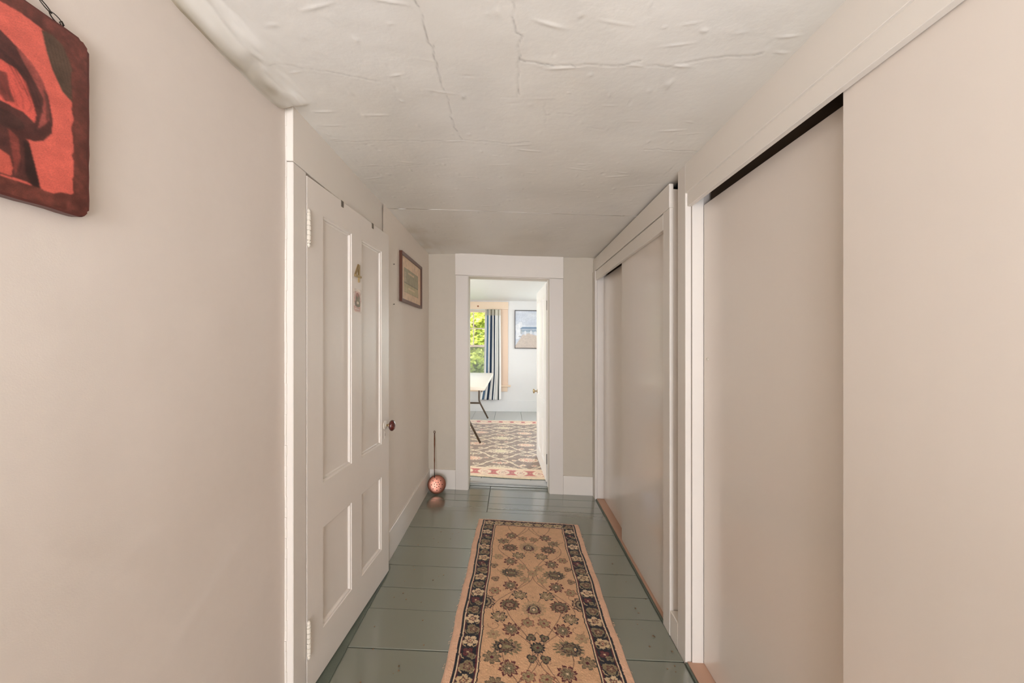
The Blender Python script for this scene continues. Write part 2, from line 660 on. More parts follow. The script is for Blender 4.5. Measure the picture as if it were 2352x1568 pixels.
def crack(pts, depth=0.0022, wd=0.0035, ridge=0.0012, dark=0.25):
    global drop, ccol
    P2 = []
    for (a, b), (c, d) in zip(pts[:-1], pts[1:]):
        n = max(2, int(math.hypot(c - a, d - b) / 0.02))
        for k in range(n):
            t = k / n
            P2.append((a + (c - a) * t + random.uniform(-0.005, 0.005), b + (d - b) * t + random.uniform(-0.005, 0.005)))
    P2.append(pts[-1])
    for (a, b), (c, d) in zip(P2[:-1], P2[1:]):
        j0, j1 = np.searchsorted(ys, [min(b, d) - 0.03, max(b, d) + 0.03])
        i0, i1 = np.searchsorted(xs, [min(a, c) - 0.03, max(a, c) + 0.03])
        if j1 <= j0 or i1 <= i0:
            continue
        X_, Y_ = CX[j0:j1, i0:i1], CY[j0:j1, i0:i1]
        L = (c - a) ** 2 + (d - b) ** 2 + 1e-12
        t = np.clip(((X_ - a) * (c - a) + (Y_ - b) * (d - b)) / L, 0, 1)
        D = np.hypot(X_ - a - t * (c - a), Y_ - b - t * (d - b))
        f = np.exp(-(D / (wd * 0.68)) ** 2)
        tgt = -0.3 * depth * f + 0.12 * ridge * np.exp(-((D - 0.009) / 0.006) ** 2)
        cur = drop[j0:j1, i0:i1]
        base = CR[j0:j1, i0:i1]
        new = np.where(np.abs(tgt) > np.abs(base), tgt, base)
        CR[j0:j1, i0:i1] = new
        CD[j0:j1, i0:i1] = np.maximum(CD[j0:j1, i0:i1], f * dark * random.choice([0.15, 0.5, 0.8, 1.0]))


CR = np.zeros_like(drop)
CD = np.zeros_like(drop)
crack(cpath([(160, 5), (205, 110), (240, 290), (285, 350), (300, 440), (330, 560), (370, 650), (400, 800), (440, 900), (480, 955)]), 0.0020, 0.003, 0.0006, 0.40)
crack(cpath([(-400, 950), (0, 960), (330, 965), (480, 955), (600, 962), (760, 972), (930, 960)]), 0.0016, 0.003, 0.0016, 0.14)
crack(cpath([(822, 5), (828, 190), (870, 240), (855, 410), (860, 640)]), 0.0024, 0.003, 0.0016, 0.35)
crack(cpath([(855, 410), (1030, 425), (1100, 445), (1350, 425), (1480, 435), (1600, 415), (1680, 405)]), 0.0024, 0.003, 0.0024, 0.3)
crack(cpath([(1700, 430), (1850, 445), (2050, 415), (2200, 390), (2500, 350)]), 0.002, 0.004, 0.002, 0.22)
crack(cpath([(1035, 700), (1035, 830)]), 0.001, 0.003, 0.001, 0.12)
crack(cpath([(1720, 1005), (2060, 1018)]), 0.002, 0.004, 0.002, 0.15)
crack(cpath([(1130, 765), (1215, 775)]), 0.001, 0.003, 0.002, 0.05)
crack(cpath([(1840, 1180), (1930, 1100)]), 0.001, 0.003, 0.001, 0.15)
crack(cpath([(-900, 400), (-600, 460), (-380, 500), (-100, 560)]), 0.001, 0.004, 0.0016, 0.12)
crack(cpath([(-200, 1120), (0, 1124), (300, 1118)]), 0.001, 0.004, 0.0014, 0.06)
crack(cpath([(40, 1298), (500, 1290)]), 0.001, 0.004, 0.0012, 0.05)
crack(cpath([(285, 330), (305, 290)]), 0.001, 0.003, 0.0006, 0.3)
# blobs and scrapes left by the trowel
for k in range(330):
    a, b = random.uniform(-0.7, 0.7), random.uniform(0.8, 3.2)
    ra, rb = random.uniform(0.003, 0.009), random.uniform(0.003, 0.014)
    if random.random() < 0.35:
        ra, rb = random.uniform(0.012, 0.045), random.uniform(0.002, 0.005)
    j0, j1 = np.searchsorted(ys, [b - 0.05, b + 0.05])
    i0, i1 = np.searchsorted(xs, [a - 0.05, a + 0.05])
    e = ((CX[j0:j1, i0:i1] - a) / ra) ** 2 + ((CY[j0:j1, i0:i1] - b - 0.3 * (CX[j0:j1, i0:i1] - a) * random.uniform(-1, 1)) / rb) ** 2
    CR[j0:j1, i0:i1] += random.choice([1, 1, 1, -0.8]) * random.uniform(0.0006, 0.0020) * np.exp(-e)
drop += CR
ccol *= (1 - CD[..., None])
# rough cove where the plaster runs into the left wall in front of the door casing
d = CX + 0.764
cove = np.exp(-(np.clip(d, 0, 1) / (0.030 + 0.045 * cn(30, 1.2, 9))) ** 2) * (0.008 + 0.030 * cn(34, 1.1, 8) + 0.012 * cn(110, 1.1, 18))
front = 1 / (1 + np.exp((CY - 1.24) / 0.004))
lump = np.exp(-((d - 0.05) / 0.05) ** 2) * (0.013 * (cn(50, 90, 12) - 0.4) + 0.006 * (cn(170, 130, 19) - 0.5))
drop += (cove + lump) * front
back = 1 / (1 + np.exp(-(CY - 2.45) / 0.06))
drop += back * np.exp(-((CX + 0.732) / 0.05) ** 2) * 0.016 * cn(20, 2, 10)
drop += np.exp(-((CY - 3.3) / 0.05) ** 2) * 0.012 * cn(20, 4, 13) * (CX < -0.45)
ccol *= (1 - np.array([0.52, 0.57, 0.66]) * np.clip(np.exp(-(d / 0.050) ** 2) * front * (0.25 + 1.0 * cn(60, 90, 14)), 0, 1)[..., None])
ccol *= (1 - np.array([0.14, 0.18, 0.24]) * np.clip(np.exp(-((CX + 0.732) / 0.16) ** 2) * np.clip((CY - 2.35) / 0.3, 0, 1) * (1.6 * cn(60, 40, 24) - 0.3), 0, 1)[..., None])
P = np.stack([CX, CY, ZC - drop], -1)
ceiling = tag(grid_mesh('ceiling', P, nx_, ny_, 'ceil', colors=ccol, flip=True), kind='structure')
slab = MB().box(-1.6, 1.6, YB - 0.1, 3.42, 2.16, 2.30).build('ceiling_slab', 'white', ceiling)


# left wall in front of the door: papered plaster, softly wavy
def wavy_wall(name, x, y0, y1, z0, z1, step, amp, mat, facing=1, seed=3, wr=False):
    yy = np.arange(y0, y1 + step / 2, step)
    zz = np.arange(z0, z1 + step / 2, step)
    Y, Z = np.meshgrid(yy, zz)
    n = noise2(len(zz), len(yy), (z1 - z0) / 0.35, (y1 - y0) / 0.45, seed) - 0.5
    n2 = noise2(len(zz), len(yy), (z1 - z0) / 0.09, (y1 - y0) / 0.12, seed + 1) - 0.5
    D = amp * (n + 0.3 * n2)
    if wr:
        for (ya, za, yb, zb, h) in [(0.70, 0.86, 0.95, 0.90, 0.0016), (0.62, 1.28, 0.80, 1.31, 0.0012), (0.60, 0.95, 0.78, 0.80, 0.0014), (0.85, 0.60, 1.05, 0.72, 0.0014)]:
            L = (yb - ya) ** 2 + (zb - za) ** 2
            t = np.clip(((Y - ya) * (yb - ya) + (Z - za) * (zb - za)) / L, 0, 1)
            D += h * np.exp(-(np.hypot(Y - ya - t * (yb - ya), Z - za - t * (zb - za)) / 0.012) ** 2)
    P = np.stack([x + facing * D, Y, Z], -1)
    return tag(grid_mesh(name, P, len(yy), len(zz), mat, flip=(facing < 0)), kind='structure')


wall_left = wavy_wall('wall_left', XLN, YB, 1.262, -0.02, 2.12, 0.018, 0.005, 'wall', 1, 3, True)
MB().box(-1.0, -0.775, YB, 1.262, -0.02, 2.2).build('wall_core', 'wall', wall_left)
M['wall2'] = paint('wall_paint_lifted', (224, 215, 204), 0.62, 0.12, 420, 0.02, 0.35, dist=0.001)  # same wall paint, lightened to make up for the dim far end
wl2 = wavy_wall('wall_left_far', XL, 2.12, 3.31, -0.02, 2.12, 0.018, 0.004, 'wall2', 1, 13)
MB().box(-1.0, -0.742, 2.12, 3.42, -0.02, 2.2).build('wall_core', 'wall', wl2)
tag(MB().box(-1.0, -0.86, 1.262, 2.12, -0.02, 2.2).build('wall_left_recess', 'wall'), kind='structure')
tag(MB().box(-1.2, 1.5, YB - 0.12, YB, -0.05, 2.2).build('wall_back', 'wall'), kind='structure')

# hall end wall with the doorway to the bedroom
wf = MB()
wf.box(-1.0, -0.375, YF, 3.42, -0.02, 2.2)
wf.box(0.34, 1.5, YF, 3.42, -0.02, 2.2)
wf.box(-0.375, 0.34, YF, 3.42, 1.91, 2.2)
tag(wf.build('wall_far', 'wall_far'), kind='structure')

# right side: closet shell and the boards between the closets
wr = MB()
wr.box(1.40, 1.50, YB, YF, -0.05, 2.2)
wr.box(0.785, 1.40, 1.575, 1.70, -0.02, 2.2)
wr.box(0.785, 1.40, -0.95, -0.85, -0.02, 2.2)
tag(wr.build('wall_right', 'wall'), kind='structure')
tag(MB().box(0.78, 0.80, YB, -0.85, -0.02, 2.16).build('wall_right_rear', 'wall'), kind='structure')
cf = tag(MB().box(0.775, 1.40, -0.85, 3.29, -0.02, 0.004).build('floor_closet', 'dark'), kind='structure')
tag(MB().box(0.786, 1.40, -0.85, 3.29, 1.99, 2.05).build('ceiling_closet', 'dark'), kind='structure')

# ------------------------------------------------------------------ trim
trim_n = [0]


def trim(mb, mat='trim', label=None):
    trim_n[0] += 1
    o = mb.build('trim_%d' % trim_n[0], mat)
    tag(o, label, kind='structure')
    return o


# casing round door one (left)
XF = -0.737
trim(MB().box(-0.862, XF, 1.254, 1.334, -0.005, 1.910, 0.002), 'trim')
trim(MB().box(-0.862, XF, 1.252, 2.190, 1.912, 2.115, 0.002), 'trim_h')
trim(MB().box(-0.862, XF, 2.100, 2.188, 0.0, 1.910, 0.002), 'trim')
# ragged paint line of the near casing edge
pr = MB()
for k in range(60):
    z0 = 0.0 + k * 0.035
    w_ = random.uniform(0.0012, 0.0040)
    pr.box(-0.764 - 0.001, -0.764 + w_ + 0.003, 1.2515 - random.uniform(0.0, 0.0012), 1.2555, z0, z0 + 0.0345)
trim(pr, 'trim')
# threshold board under door one, worn green paint
trim(MB().box(-0.80, -0.690, 1.20, 2.12, 0.0, 0.007, 0.002), 'greenedge')

# bedroom doorway casing on the end wall
trim(MB().box(-0.489, -0.380, YF - 0.016, YF, -0.004, 1.908, 0.0015))
trim(MB().box(0.345, 0.466, YF - 0.016, YF, -0.004, 1.908, 0.0015))
trim(MB().box(-0.493, 0.468, YF - 0.018, YF, 1.910, 2.108, 0.0015), 'trim_h')
# jambs
trim(MB().box(-0.392, -0.376, YF - 0.004, 3.44, 0.0, 1.912, 0.001))
trim(MB().box(0.346, 0.362, YF - 0.004, 3.44, 0.0, 1.912, 0.001))
trim(MB().box(-0.376, 0.346, YF - 0.004, 3.44, 1.903, 1.92, 0.001))
trim(MB().box(0.334, 0.346, 3.355, 3.395, 0.03, 1.903, 0.001))
# threshold riser
trim(MB().box(-0.376, 0.346, 3.397, 3.50, 0.0, 0.020, 0.002), 'floor')
trim(MB().box(-0.376, 0.346, 3.392, 3.50, 0.0205, 0.032, 0.004), 'roomfloor')


# baseboards
def baseboard(name, mb):
    return tag(mb.build(name, 'trim_h'), kind='structure')


baseboard('baseboard_left', MB().box(-0.745, -0.717, 2.189, YF, -0.003, 0.172, 0.003))
baseboard('baseboard_far_left', MB().box(-0.72, -0.490, YF - 0.014, YF, -0.003, 0.172, 0.002))
baseboard('baseboard_far_right', MB().box(0.467, 0.732, YF - 0.014, YF, -0.003, 0.165, 0.002))

# closet one (far): casings, header, fascia, jamb
trim(MB().box(0.735, 0.753, 1.712, 1.785, 0.0, 1.972, 0.0012))          # near casing
trim(MB().box(0.753, 0.785, 1.716, 1.785, 0.0, 2.06, 0.001))            # backing of the near casing
trim(MB().box(0.735, 0.757, 1.787, 3.20, 1.891, 1.966, 0.0015), 'trim_h')  # header
trim(MB().box(0.735, 0.755, 1.716, 3.295, 1.974, 2.085, 0.0015), 'trim_h')  # fascia
trim(MB().box(0.728, 0.747, 3.20, 3.298, 0.0, 1.972, 0.0012))           # far casing
trim(MB().box(0.749, 0.83, 3.206, 3.298, 0.0, 1.972, 0.0012))           # far jamb
# piece of baseboard between the two closets
baseboard('baseboard_right', MB().box(0.737, 0.785, 1.632, 1.7115, -0.003, 0.118, 0.0025))
# slot wall
trim(MB().box(0.780, 0.786, 1.60, 1.72, 0.0, 2.09))
# closet two (near)
trim(MB().box(0.737, 0.762, 1.562, 1.632, -0.004, 2.10, 0.0015))        # casing post
trim(MB().box(0.764, 0.812, 1.556, 1.632, 0.006, 2.06, 0.0012))         # jamb
trim(MB().box(0.745, 0.764, -0.85, 1.561, 1.922, 1.992, 0.0015), 'trim_h')  # header
trim(MB().box(0.737, 0.760, -0.95, 1.5615, 1.977, 2.106, 0.0012), 'trim_h')  # fascia
trim(MB().box(0.737, 0.79, -0.95, -0.85, 0.0, 1.977, 0.0015))
# floor tracks of bare wood with a green painted lip
for (a, b) in [(1.786, 3.199), (-0.849, 1.561)]:
    trim(MB().box(0.745, 0.86, a, b, 0.002, 0.012, 0.001), 'rawwood')
    trim(MB().box(0.735, 0.7445, a, b, -0.002, 0.009, 0.002), 'greenedge')
# head tracks in the gaps, shade put into their dark brown
trim(MB().box(0.84, 0.87, -0.84, 1.55, 1.93, 1.988), 'dark')
trim(MB().box(0.84, 0.87, 1.79, 3.20, 1.92, 1.988), 'dark')

# sliding doors
sd = []
specs = [('door_2', 0.758, 0.784, 1.795, 2.527, 0.014, 1.955, 'front sliding closet door panel of the far closet, glossy beige'),
         ('door_3', 0.806, 0.830, 2.40, 3.204, 0.014, 1.915, 'rear sliding closet door panel of the far closet, set behind its neighbour'),
         ('door_4', 0.767, 0.793, -0.80, 0.855, 0.014, 1.960, 'front sliding closet door panel nearest the camera on the right'),
         ('door_5', 0.811, 0.835, 0.62, 1.554, 0.014, 1.928, 'rear sliding closet door panel of the near closet with a small screw')]
for (nm, x0, x1, y0, y1, z0, z1, lb) in specs:
    o = tag(MB().box(x0, x1, y0, y1, z0, z1, 0.0015).build(nm, 'slide'), lb, kind='structure')
    sd.append(o)
MB().lathe((0.811, 1.526, 1.285), (-1, 0, 0), [(0, 0.0075), (0.002, 0.0075), (0.0026, 0.006), (0.0026, 0.0035), (0.001, 0.003), (0.001, 0)], 16).build('screw', 'plate', sd[3], smooth=True)


# ------------------------------------------------------------------ panelled doors
def door(name, xf, W, H, z0, label, mat, flip=False):
    """leaf in local coords: u 0..W, v up, w outwards (front face w=0, back face w=-0.034)"""
    P = [(0.101, 0.325), (0.420, W - 0.097)]
    R = [(0.183, 0.575), (0.750, 1.787)]
    body = MB()
    T = -0.034

    def bx(u0, u1, v0, v1):
        body.box(u0, u1, T, 0.0, v0, v1)
    bx(0, P[0][0], z0, H)
    bx(P[0][1], P[1][0], z0, H)
    bx(P[1][1], W, z0, H)
    for (u0, u1) in P:
        bx(u0, u1, z0, R[0][0])
        bx(u0, u1, R[0][1], R[1][0])
        bx(u0, u1, R[1][1], H)
    root = body.build(name, mat, xf=xf)
    tag(root, label, kind='structure')
    for (u0, u1) in P:
        for (v0, v1) in R:
            m = MB()
            prof = [(0.0, 0.0), (0.0015, -0.003), (0.0060, -0.0045), (0.0085, -0.0045), (0.0110, -0.0100), (0.0150, -0.0125), (0.020, -0.0125)]
            rings = []
            for (ins, dep) in prof:
                rings.append([m.bm.verts.new((u0 + ins, dep, v0 + ins)), m.bm.verts.new((u1 - ins, dep, v0 + ins)),
                              m.bm.verts.new((u1 - ins, dep, v1 - ins)), m.bm.verts.new((u0 + ins, dep, v1 - ins))])
            for A, B in zip(rings[:-1], rings[1:]):
                for k in range(4):
                    m.bm.faces.new((A[k], A[(k + 1) % 4], B[(k + 1) % 4], B[k]))
            m.bm.faces.new(rings[-1])
            bk = [m.bm.verts.new(p) for p in ((u0, -0.026, v0), (u1, -0.026, v0), (u1, -0.026, v1), (u0, -0.026, v1))]
            m.bm.faces.new(bk[::-1])
            for k in range(4):
                m.bm.faces.new((rings[0][k], bk[k], bk[(k + 1) % 4], rings[0][(k + 1) % 4]))
            m.build('panel', mat, root, xf=xf)
    return root


AJ = math.radians(3.9)


def xf1(p):
    u, w, v = p
    return (XF + 0.0015 + u * math.sin(AJ) + w * math.cos(AJ), 1.337 + u * math.cos(AJ) - w * math.sin(AJ), v)


d1 = door('door_1', xf1, 0.744, 1.900, 0.014, 'beige four-panel door with brass number on the left wall, slightly ajar', 'door')


def L1(u, w, v):
    return (u, w, v)


# knob, rosette, keyhole plate
k = MB().lathe((0.689, 0, 0.845), (0, 1, 0), [(0, 0.024), (0.003, 0.024), (0.005, 0.021), (0.006, 0.012), (0.010, 0.0095), (0.011, 0.0)], 28)
k.build('rosette', 'plate', d1, xf=xf1, smooth=True)
k = MB().lathe((0.689, 0, 0.845), (0, 1, 0), [(0.008, 0.006), (0.020, 0.006), (0.022, 0.011), (0.026, 0.013), (0.028, 0.010)], 20)
kk = k.build('knob_shank', 'brass', d1, xf=xf1, smooth=True)
k = MB().lathe((0.689, 0, 0.845), (0, 1, 0), [(0.026, 0.0), (0.027, 0.013), (0.031, 0.024), (0.038, 0.0300), (0.046, 0.0295), (0.053, 0.022), (0.057, 0.010), (0.058, 0)], 32)
tag(k.build('door_knob', 'knob', kk, xf=xf1, smooth=True), 'brown glazed door knob')
kp = MB().box(0.6835, 0.6955, 0.0, 0.0018, 0.770, 0.812, 0.0007)
kp.build('keyhole_plate', 'door', d1, xf=xf1)
MB().box(0.6880, 0.6905, 0.0012, 0.0024, 0.785, 0.800).build('keyhole', 'black', d1, xf=xf1)


# hinges with ball tips
def hinge(root, xf, u, z0, z1, mat, w=0.0052):
    h = MB()
    n = 5
    L = (z1 - z0) * 0.62
    zb = (z0 + z1) / 2 - L / 2
    prof = []
    z = zb
    for k in range(n):
        prof += [(z, 0.0048), (z + 0.0010, 0.0050), (z + 0.0018, 0.0074), (z + L / n - 0.0018, 0.0074), (z + L / n - 0.0010, 0.0050), (z + L / n, 0.0048)]
        z += L / n
    top = [(z, 0.0045), (z + 0.004, 0.0075), (z + 0.008, 0.0070), (z + 0.012, 0.0040), (z + 0.015, 0.0062), (z + 0.019, 0.0058), (z + 0.024, 0.003), (z + 0.027, 0)]
    bot = [(zb - 0.027, 0), (zb - 0.024, 0.003), (zb - 0.019, 0.0058), (zb - 0.015, 0.0062), (zb - 0.012, 0.004), (zb - 0.008, 0.007), (zb - 0.004, 0.0075), (zb, 0.0045)]
    h.lathe((u, w, 0), (0, 0, 1), bot + prof + top, 14)
    return h.build('hinge', mat, root, xf=xf, smooth=False)


hinge(d1, xf1, 0.002, 1.639, 1.782, 'plate')
hinge(d1, xf1, 0.002, 0.141, 0.287, 'plate')
# two flat hook straps over the top edge of the door
for u in (0.243, 0.537):
    b_ = MB()
    b_.box(u - 0.009, u + 0.009, 0.0, 0.0016, 1.876, 1.9016)
    b_.box(u - 0.009, u + 0.009, -0.034, 0.0016, 1.9004, 1.9020)
    tag(b_.build('hook_strap', 'hook', d1, xf=xf1), 'small grey steel strap')

# brass numeral four
four = MB()


def bar(mb, a, b, w0, w1, t):
    (u0, v0), (u1, v1) = a, b
    dx, dy = u1 - u0, v1 - v0
    L = math.hypot(dx, dy)
    nx, ny = -dy / L, dx / L
    o = [(u0 + nx * w0 / 2, v0 + ny * w0 / 2), (u0 - nx * w0 / 2, v0 - ny * w0 / 2), (u1 - nx * w1 / 2, v1 - ny * w1 / 2), (u1 + nx * w1 / 2, v1 + ny * w1 / 2)]
    mb.prism(o, lambda x, y, h: (x, h, y), 0.0, t, 0.0018)


bar(four, (0.386, 1.660), (0.386, 1.577), 0.012, 0.009, 0.0075)
bar(four, (0.383, 1.659), (0.352, 1.607), 0.010, 0.009, 0.0070)
bar(four, (0.346, 1.604), (0.406, 1.604), 0.010, 0.010, 0.0085)
o = four.build('number', 'brass', d1, xf=xf1)
tag(o, 'brass numeral four')
# worn transfer below it: a faded figure on a clear backing
rs = Raster(0.078, 0.112, 0.001, (210, 199, 186))
for i in range(7):
    rs.ell(0.006 + i * 0.011, 0.101 - abs(i - 3) * 0.003, 0.0026, 0.004, (158, 140, 128), 0.7)
rs.flower(0.040, 0.066, 0.033, 5, (190, 150, 138), (196, 166, 152), None, None, 0.4, 1.3, 0.15, 0.2)
rs.ell(0.042, 0.060, 0.021, 0.034, (128, 122, 98))
rs.ell(0.030, 0.044, 0.015, 0.016, (124, 108, 90))
rs.ell(0.055, 0.042, 0.014, 0.017, (118, 112, 90))
rs.ell(0.040, 0.083, 0.013, 0.011, (150, 108, 96))
rs.ell(0.035, 0.069, 0.008, 0.008, (120, 98, 84))
rs.ell(0.043, 0.047, 0.011, 0.007, (196, 178, 156))
rs.polyfill([(0.006, 0.030), (0.014, 0.034), (0.04, 0.026), (0.07, 0.031), (0.066, 0.008), (0.020, 0.005), (0.010, 0.012)], (196, 160, 146))
rs.line([(0.016, 0.020), (0.058, 0.016)], 0.004, (214, 196, 184))
rs.grain(0.03, 5, 0.35)
A, B = np.meshgrid(rs.a, rs.b)
U = 0.337 + A
SA, CA = math.sin(AJ), math.cos(AJ)
Wd = 0.0006
P = np.stack([XF + 0.0015 + U * SA + Wd * CA, 1.337 + U * CA - Wd * SA, 1.434 + B], -1)
tag(grid_mesh('transfer_sticker', P, rs.nx, rs.ny, 'paper', d1, colors=rs.img, flip=True), 'worn brown and green transfer sticker')

# ================================================================== BEDROOM BEYOND
RX0, RX1, RY1 = -2.62, 1.90, 7.0
RZ = 0.030
rf = tag(MB().box(RX0, RX1, 3.42, RY1, -0.16, -0.050).build('floor_bedroom', 'floor_under'), kind='structure')
bx = [-2.62, -2.3, -1.98, -1.68, -1.36, -1.02, -0.66, -0.28, 0.19, 0.52, 0.86, 1.2, 1.55, 1.9]
for a, b in zip(bx[:-1], bx[1:]):
    split = random.choice([None, 4.6, 5.5])
    segs = [(3.502, 7.0)] if split is None else [(3.502, split), (split + 0.002, 7.0)]
    for (c, d_) in segs:
        MB().box(a + 0.0015, b - 0.0015, c, d_, -0.012, RZ, 0.002).build('floor_board', 'roomfloor', rf)
cb = MB().box(RX0 - 0.1, RX1 + 0.1, 3.42, RY1 + 0.1, 2.12, 2.30)
tag(cb.build('ceiling_bedroom', 'white'), kind='structure')
WX0, WX1, WZ0, WZ1 = -1.00, -0.19, 0.53, 1.955
VX0, VX1 = 0.805, 1.615
wb = MB()
wb.box(RX0 - 0.1, WX0, RY1, RY1 + 0.14, -0.1, 2.2)
wb.box(WX1, VX0, RY1, RY1 + 0.14, -0.1, 2.2)
wb.box(VX1, RX1 + 0.1, RY1, RY1 + 0.14, -0.1, 2.2)
wb.box(VX0, VX1, RY1, RY1 + 0.14, -0.1, WZ0)
wb.box(VX0, VX1, RY1, RY1 + 0.14, WZ1, 2.2)
wb.box(WX0, WX1, RY1, RY1 + 0.14, -0.1, WZ0)
wb.box(WX0, WX1, RY1, RY1 + 0.14, WZ1, 2.2)
tag(wb.build('wall_bedroom_far', 'white'), kind='structure')
tag(MB().box(RX0 - 0.12, RX0, 3.42, RY1, -0.1, 2.2).build('wall_bedroom_left', 'white'), kind='structure')
tag(MB().box(RX1, RX1 + 0.12, 3.42, RY1, -0.1, 2.2).build('wall_bedroom_right', 'white'), kind='structure')
nb = MB()
nb.box(RX0, -0.392, 3.425, 3.44, 0.0, 2.15)
nb.box(0.362, RX1, 3.425, 3.44, 0.0, 2.15)
nb.box(-0.392, 0.362, 3.425, 3.44, 1.92, 2.15)
tag(nb.build('wall_bedroom_near', 'white'), kind='structure')
tag(MB().box(RX0, RX1, RY1 - 0.016, RY1, RZ, 0.238, 0.003).build('baseboard_bedroom_far', 'white'), kind='structure')
tag(MB().box(RX0, RX0 + 0.016, 3.44, RY1 - 0.016, RZ, 0.238, 0.003).build('baseboard_bedroom_left', 'white'), kind='structure')

# windows


def build_window(name, label, WX0, WX1, knot):
    win = empty(name, ((WX0 + WX1) / 2, RY1, WZ0))
    tag(win, label, kind='structure')
    YC = RY1 - 0.020
    MB().box(WX1 - 0.005, WX1 + 0.140, YC, RY1, WZ0, WZ1, 0.002).build('window_casing', 'pine', win)
    MB().box(WX0 - 0.140, WX0 + 0.005, YC, RY1, WZ0, WZ1, 0.002).build('window_casing', 'pine', win)
    head = MB().box(WX0 - 0.146, WX1 + 0.146, YC - 0.003, RY1, WZ1 + 0.002, 2.098, 0.002).build('window_head', 'pine_h', win)
    MB().lathe((knot, YC - 0.003, 2.012), (0, -1, 0), [(0.0, 0.017), (0.0008, 0.016), (0.0008, 0)], 12).build('knot', 'knot', head)
    MB().box(WX0 - 0.19, WX1 + 0.190, RY1 - 0.060, RY1 + 0.04, 0.500, WZ0, 0.005).build('window_sill', 'pine_h', win)
    MB().box(WX0 - 0.13, WX1 + 0.130, YC, RY1, 0.405, 0.499, 0.003).build('window_apron', 'pine_h', win)
    rv = MB()
    rv.box(WX0, WX0 + 0.012, RY1, RY1 + 0.13, WZ0, WZ1)
    rv.box(WX1 - 0.012, WX1, RY1, RY1 + 0.13, WZ0, WZ1)
    rv.box(WX0, WX1, RY1, RY1 + 0.13, WZ1 - 0.012, WZ1)
    rv.build('window_reveal', 'white', win)
    XA, XB = WX0 + 0.013, WX1 - 0.013
    ZM = 1.262

    def sash(nm, z0, z1, y0, y1, cols, rows):
        s = MB()
        s.box(XA, XA + 0.045, y0, y1, z0, z1, 0.001)
        s.box(XB - 0.045, XB, y0, y1, z0, z1, 0.001)
        s.box(XA + 0.045, XB - 0.045, y0, y1, z0, z0 + 0.032, 0.001)
        s.box(XA + 0.045, XB - 0.045, y0, y1, z1 - 0.038, z1, 0.001)
        fr = s.build(nm, 'sash', win)
        ix0, ix1, iz0, iz1 = XA + 0.045, XB - 0.045, z0 + 0.032, z1 - 0.038
        cw, rh = (ix1 - ix0) / cols, (iz1 - iz0) / rows
        for c in range(1, cols):
            MB().box(ix0 + c * cw - 0.009, ix0 + c * cw + 0.009, y0 + 0.006, y1 - 0.006, iz0, iz1, 0.002).build('muntin', 'sash', fr)
        for r in range(1, rows):
            MB().box(ix0, ix1, y0 + 0.008, y1 - 0.008, iz0 + r * rh - 0.009, iz0 + r * rh + 0.009, 0.002).build('muntin', 'sash', fr)
        for c in range(cols):
            for r in range(rows):
                ym = (y0 + y1) / 2
                a0, a1, b0, b1 = ix0 + c * cw + 0.008, ix0 + (c + 1) * cw - 0.008, iz0 + r * rh + 0.008, iz0 + (r + 1) * rh - 0.008
                MB().poly([(a0, ym, b0), (a1, ym, b0), (a1, ym, b1), (a0, ym, b1)], [(0, 1, 2, 3)]).build('pane', 'glass', fr)

    sash('upper_sash', ZM - 0.012, WZ1 - 0.014, RY1 + 0.075, RY1 + 0.105, 3, 2)
    MB().box(XA, XB, RY1 + 0.112, RY1 + 0.113, WZ0 + 0.01, ZM).build('insect_screen', 'screen', win)
    sash('lower_sash', WZ0 + 0.002, ZM + 0.018, RY1 + 0.042, RY1 + 0.072, 1, 1)


build_window('window_1', 'bedroom window with pine casing and six panes over one, behind the table', WX0, WX1, -0.616)
build_window('window_2_added', 'added second bedroom window for extra light, unseen behind the open white door', VX0, VX1, 1.3)  # unseen, added to let more light onto the bedroom rug

# striped curtain gathered at the right of the window
ncu, ncv = 150, 70
uu = np.linspace(0, 1, ncu)
vv = np.linspace(0, 1, ncv)
U, V = np.meshgrid(uu, vv)
zt, zb_ = 1.948, 0.262
z = zt + (zb_ - zt) * V
tgath = np.exp(-V * 14)
leftx = -0.482 - 0.035 * V - 0.085 * np.clip((V - 0.72) / 0.28, 0, 1)
rightx = -0.190 + 0.006 * V
x = leftx + (rightx - leftx) * (U + 0.015 * np.sin(2 * math.pi * 5 * U + 1.5 * V))
depth = 0.024 * np.sin(2 * math.pi * (4.0 * U + 0.25 * V)) * (1 - 0.6 * tgath) + 0.004 * np.sin(2 * math.pi * (11 * U - 0.6 * V) + 1) * (0.4 + 0.6 * (1 - V))
depth += 0.006 * tgath * np.sin(2 * math.pi * 16 * U)
yv = RY1 - 0.072 + depth - 0.02 * V
ccl = np.empty((ncv, ncu, 3))
white, navy, grey, lgt = lin((246, 245, 242)), lin((36, 52, 74)), lin((150, 156, 158)), lin((205, 208, 206))
ccl[:] = white
for (u0, u1, cc) in ((0.04, 0.07, grey), (0.15, 0.23, lin((84, 112, 140))), (0.27, 0.29, lgt), (0.36, 0.46, navy), (0.49, 0.51, grey), (0.58, 0.65, navy), (0.70, 0.74, lgt), (0.80, 0.82, grey), (0.86, 0.93, lin((62, 70, 72)))):
    ccl[(U > u0) & (U < u1)] = cc
hd = (V < 0.07)
ccl[hd] = ccl[hd] * 0.55 + lin((196, 184, 150)) * 0.40
cur = grid_mesh('curtain', np.stack([x, yv, z], -1), ncu, ncv, 'cloth', colors=ccl)
sol = cur.modifiers.new('thickness', 'SOLIDIFY')
sol.thickness = 0.0015
tag(cur, 'navy and white striped curtain gathered at the right of the bedroom window', 'curtain')
rod = empty('curtain_rod', (-0.6, RY1 - 0.032, 1.930))
MB().tube([(WX0 + 0.016, RY1 - 0.032, 1.930), (WX1 - 0.016, RY1 - 0.032, 1.930)], 0.006, 10).build('rod', 'sash', rod, smooth=True)
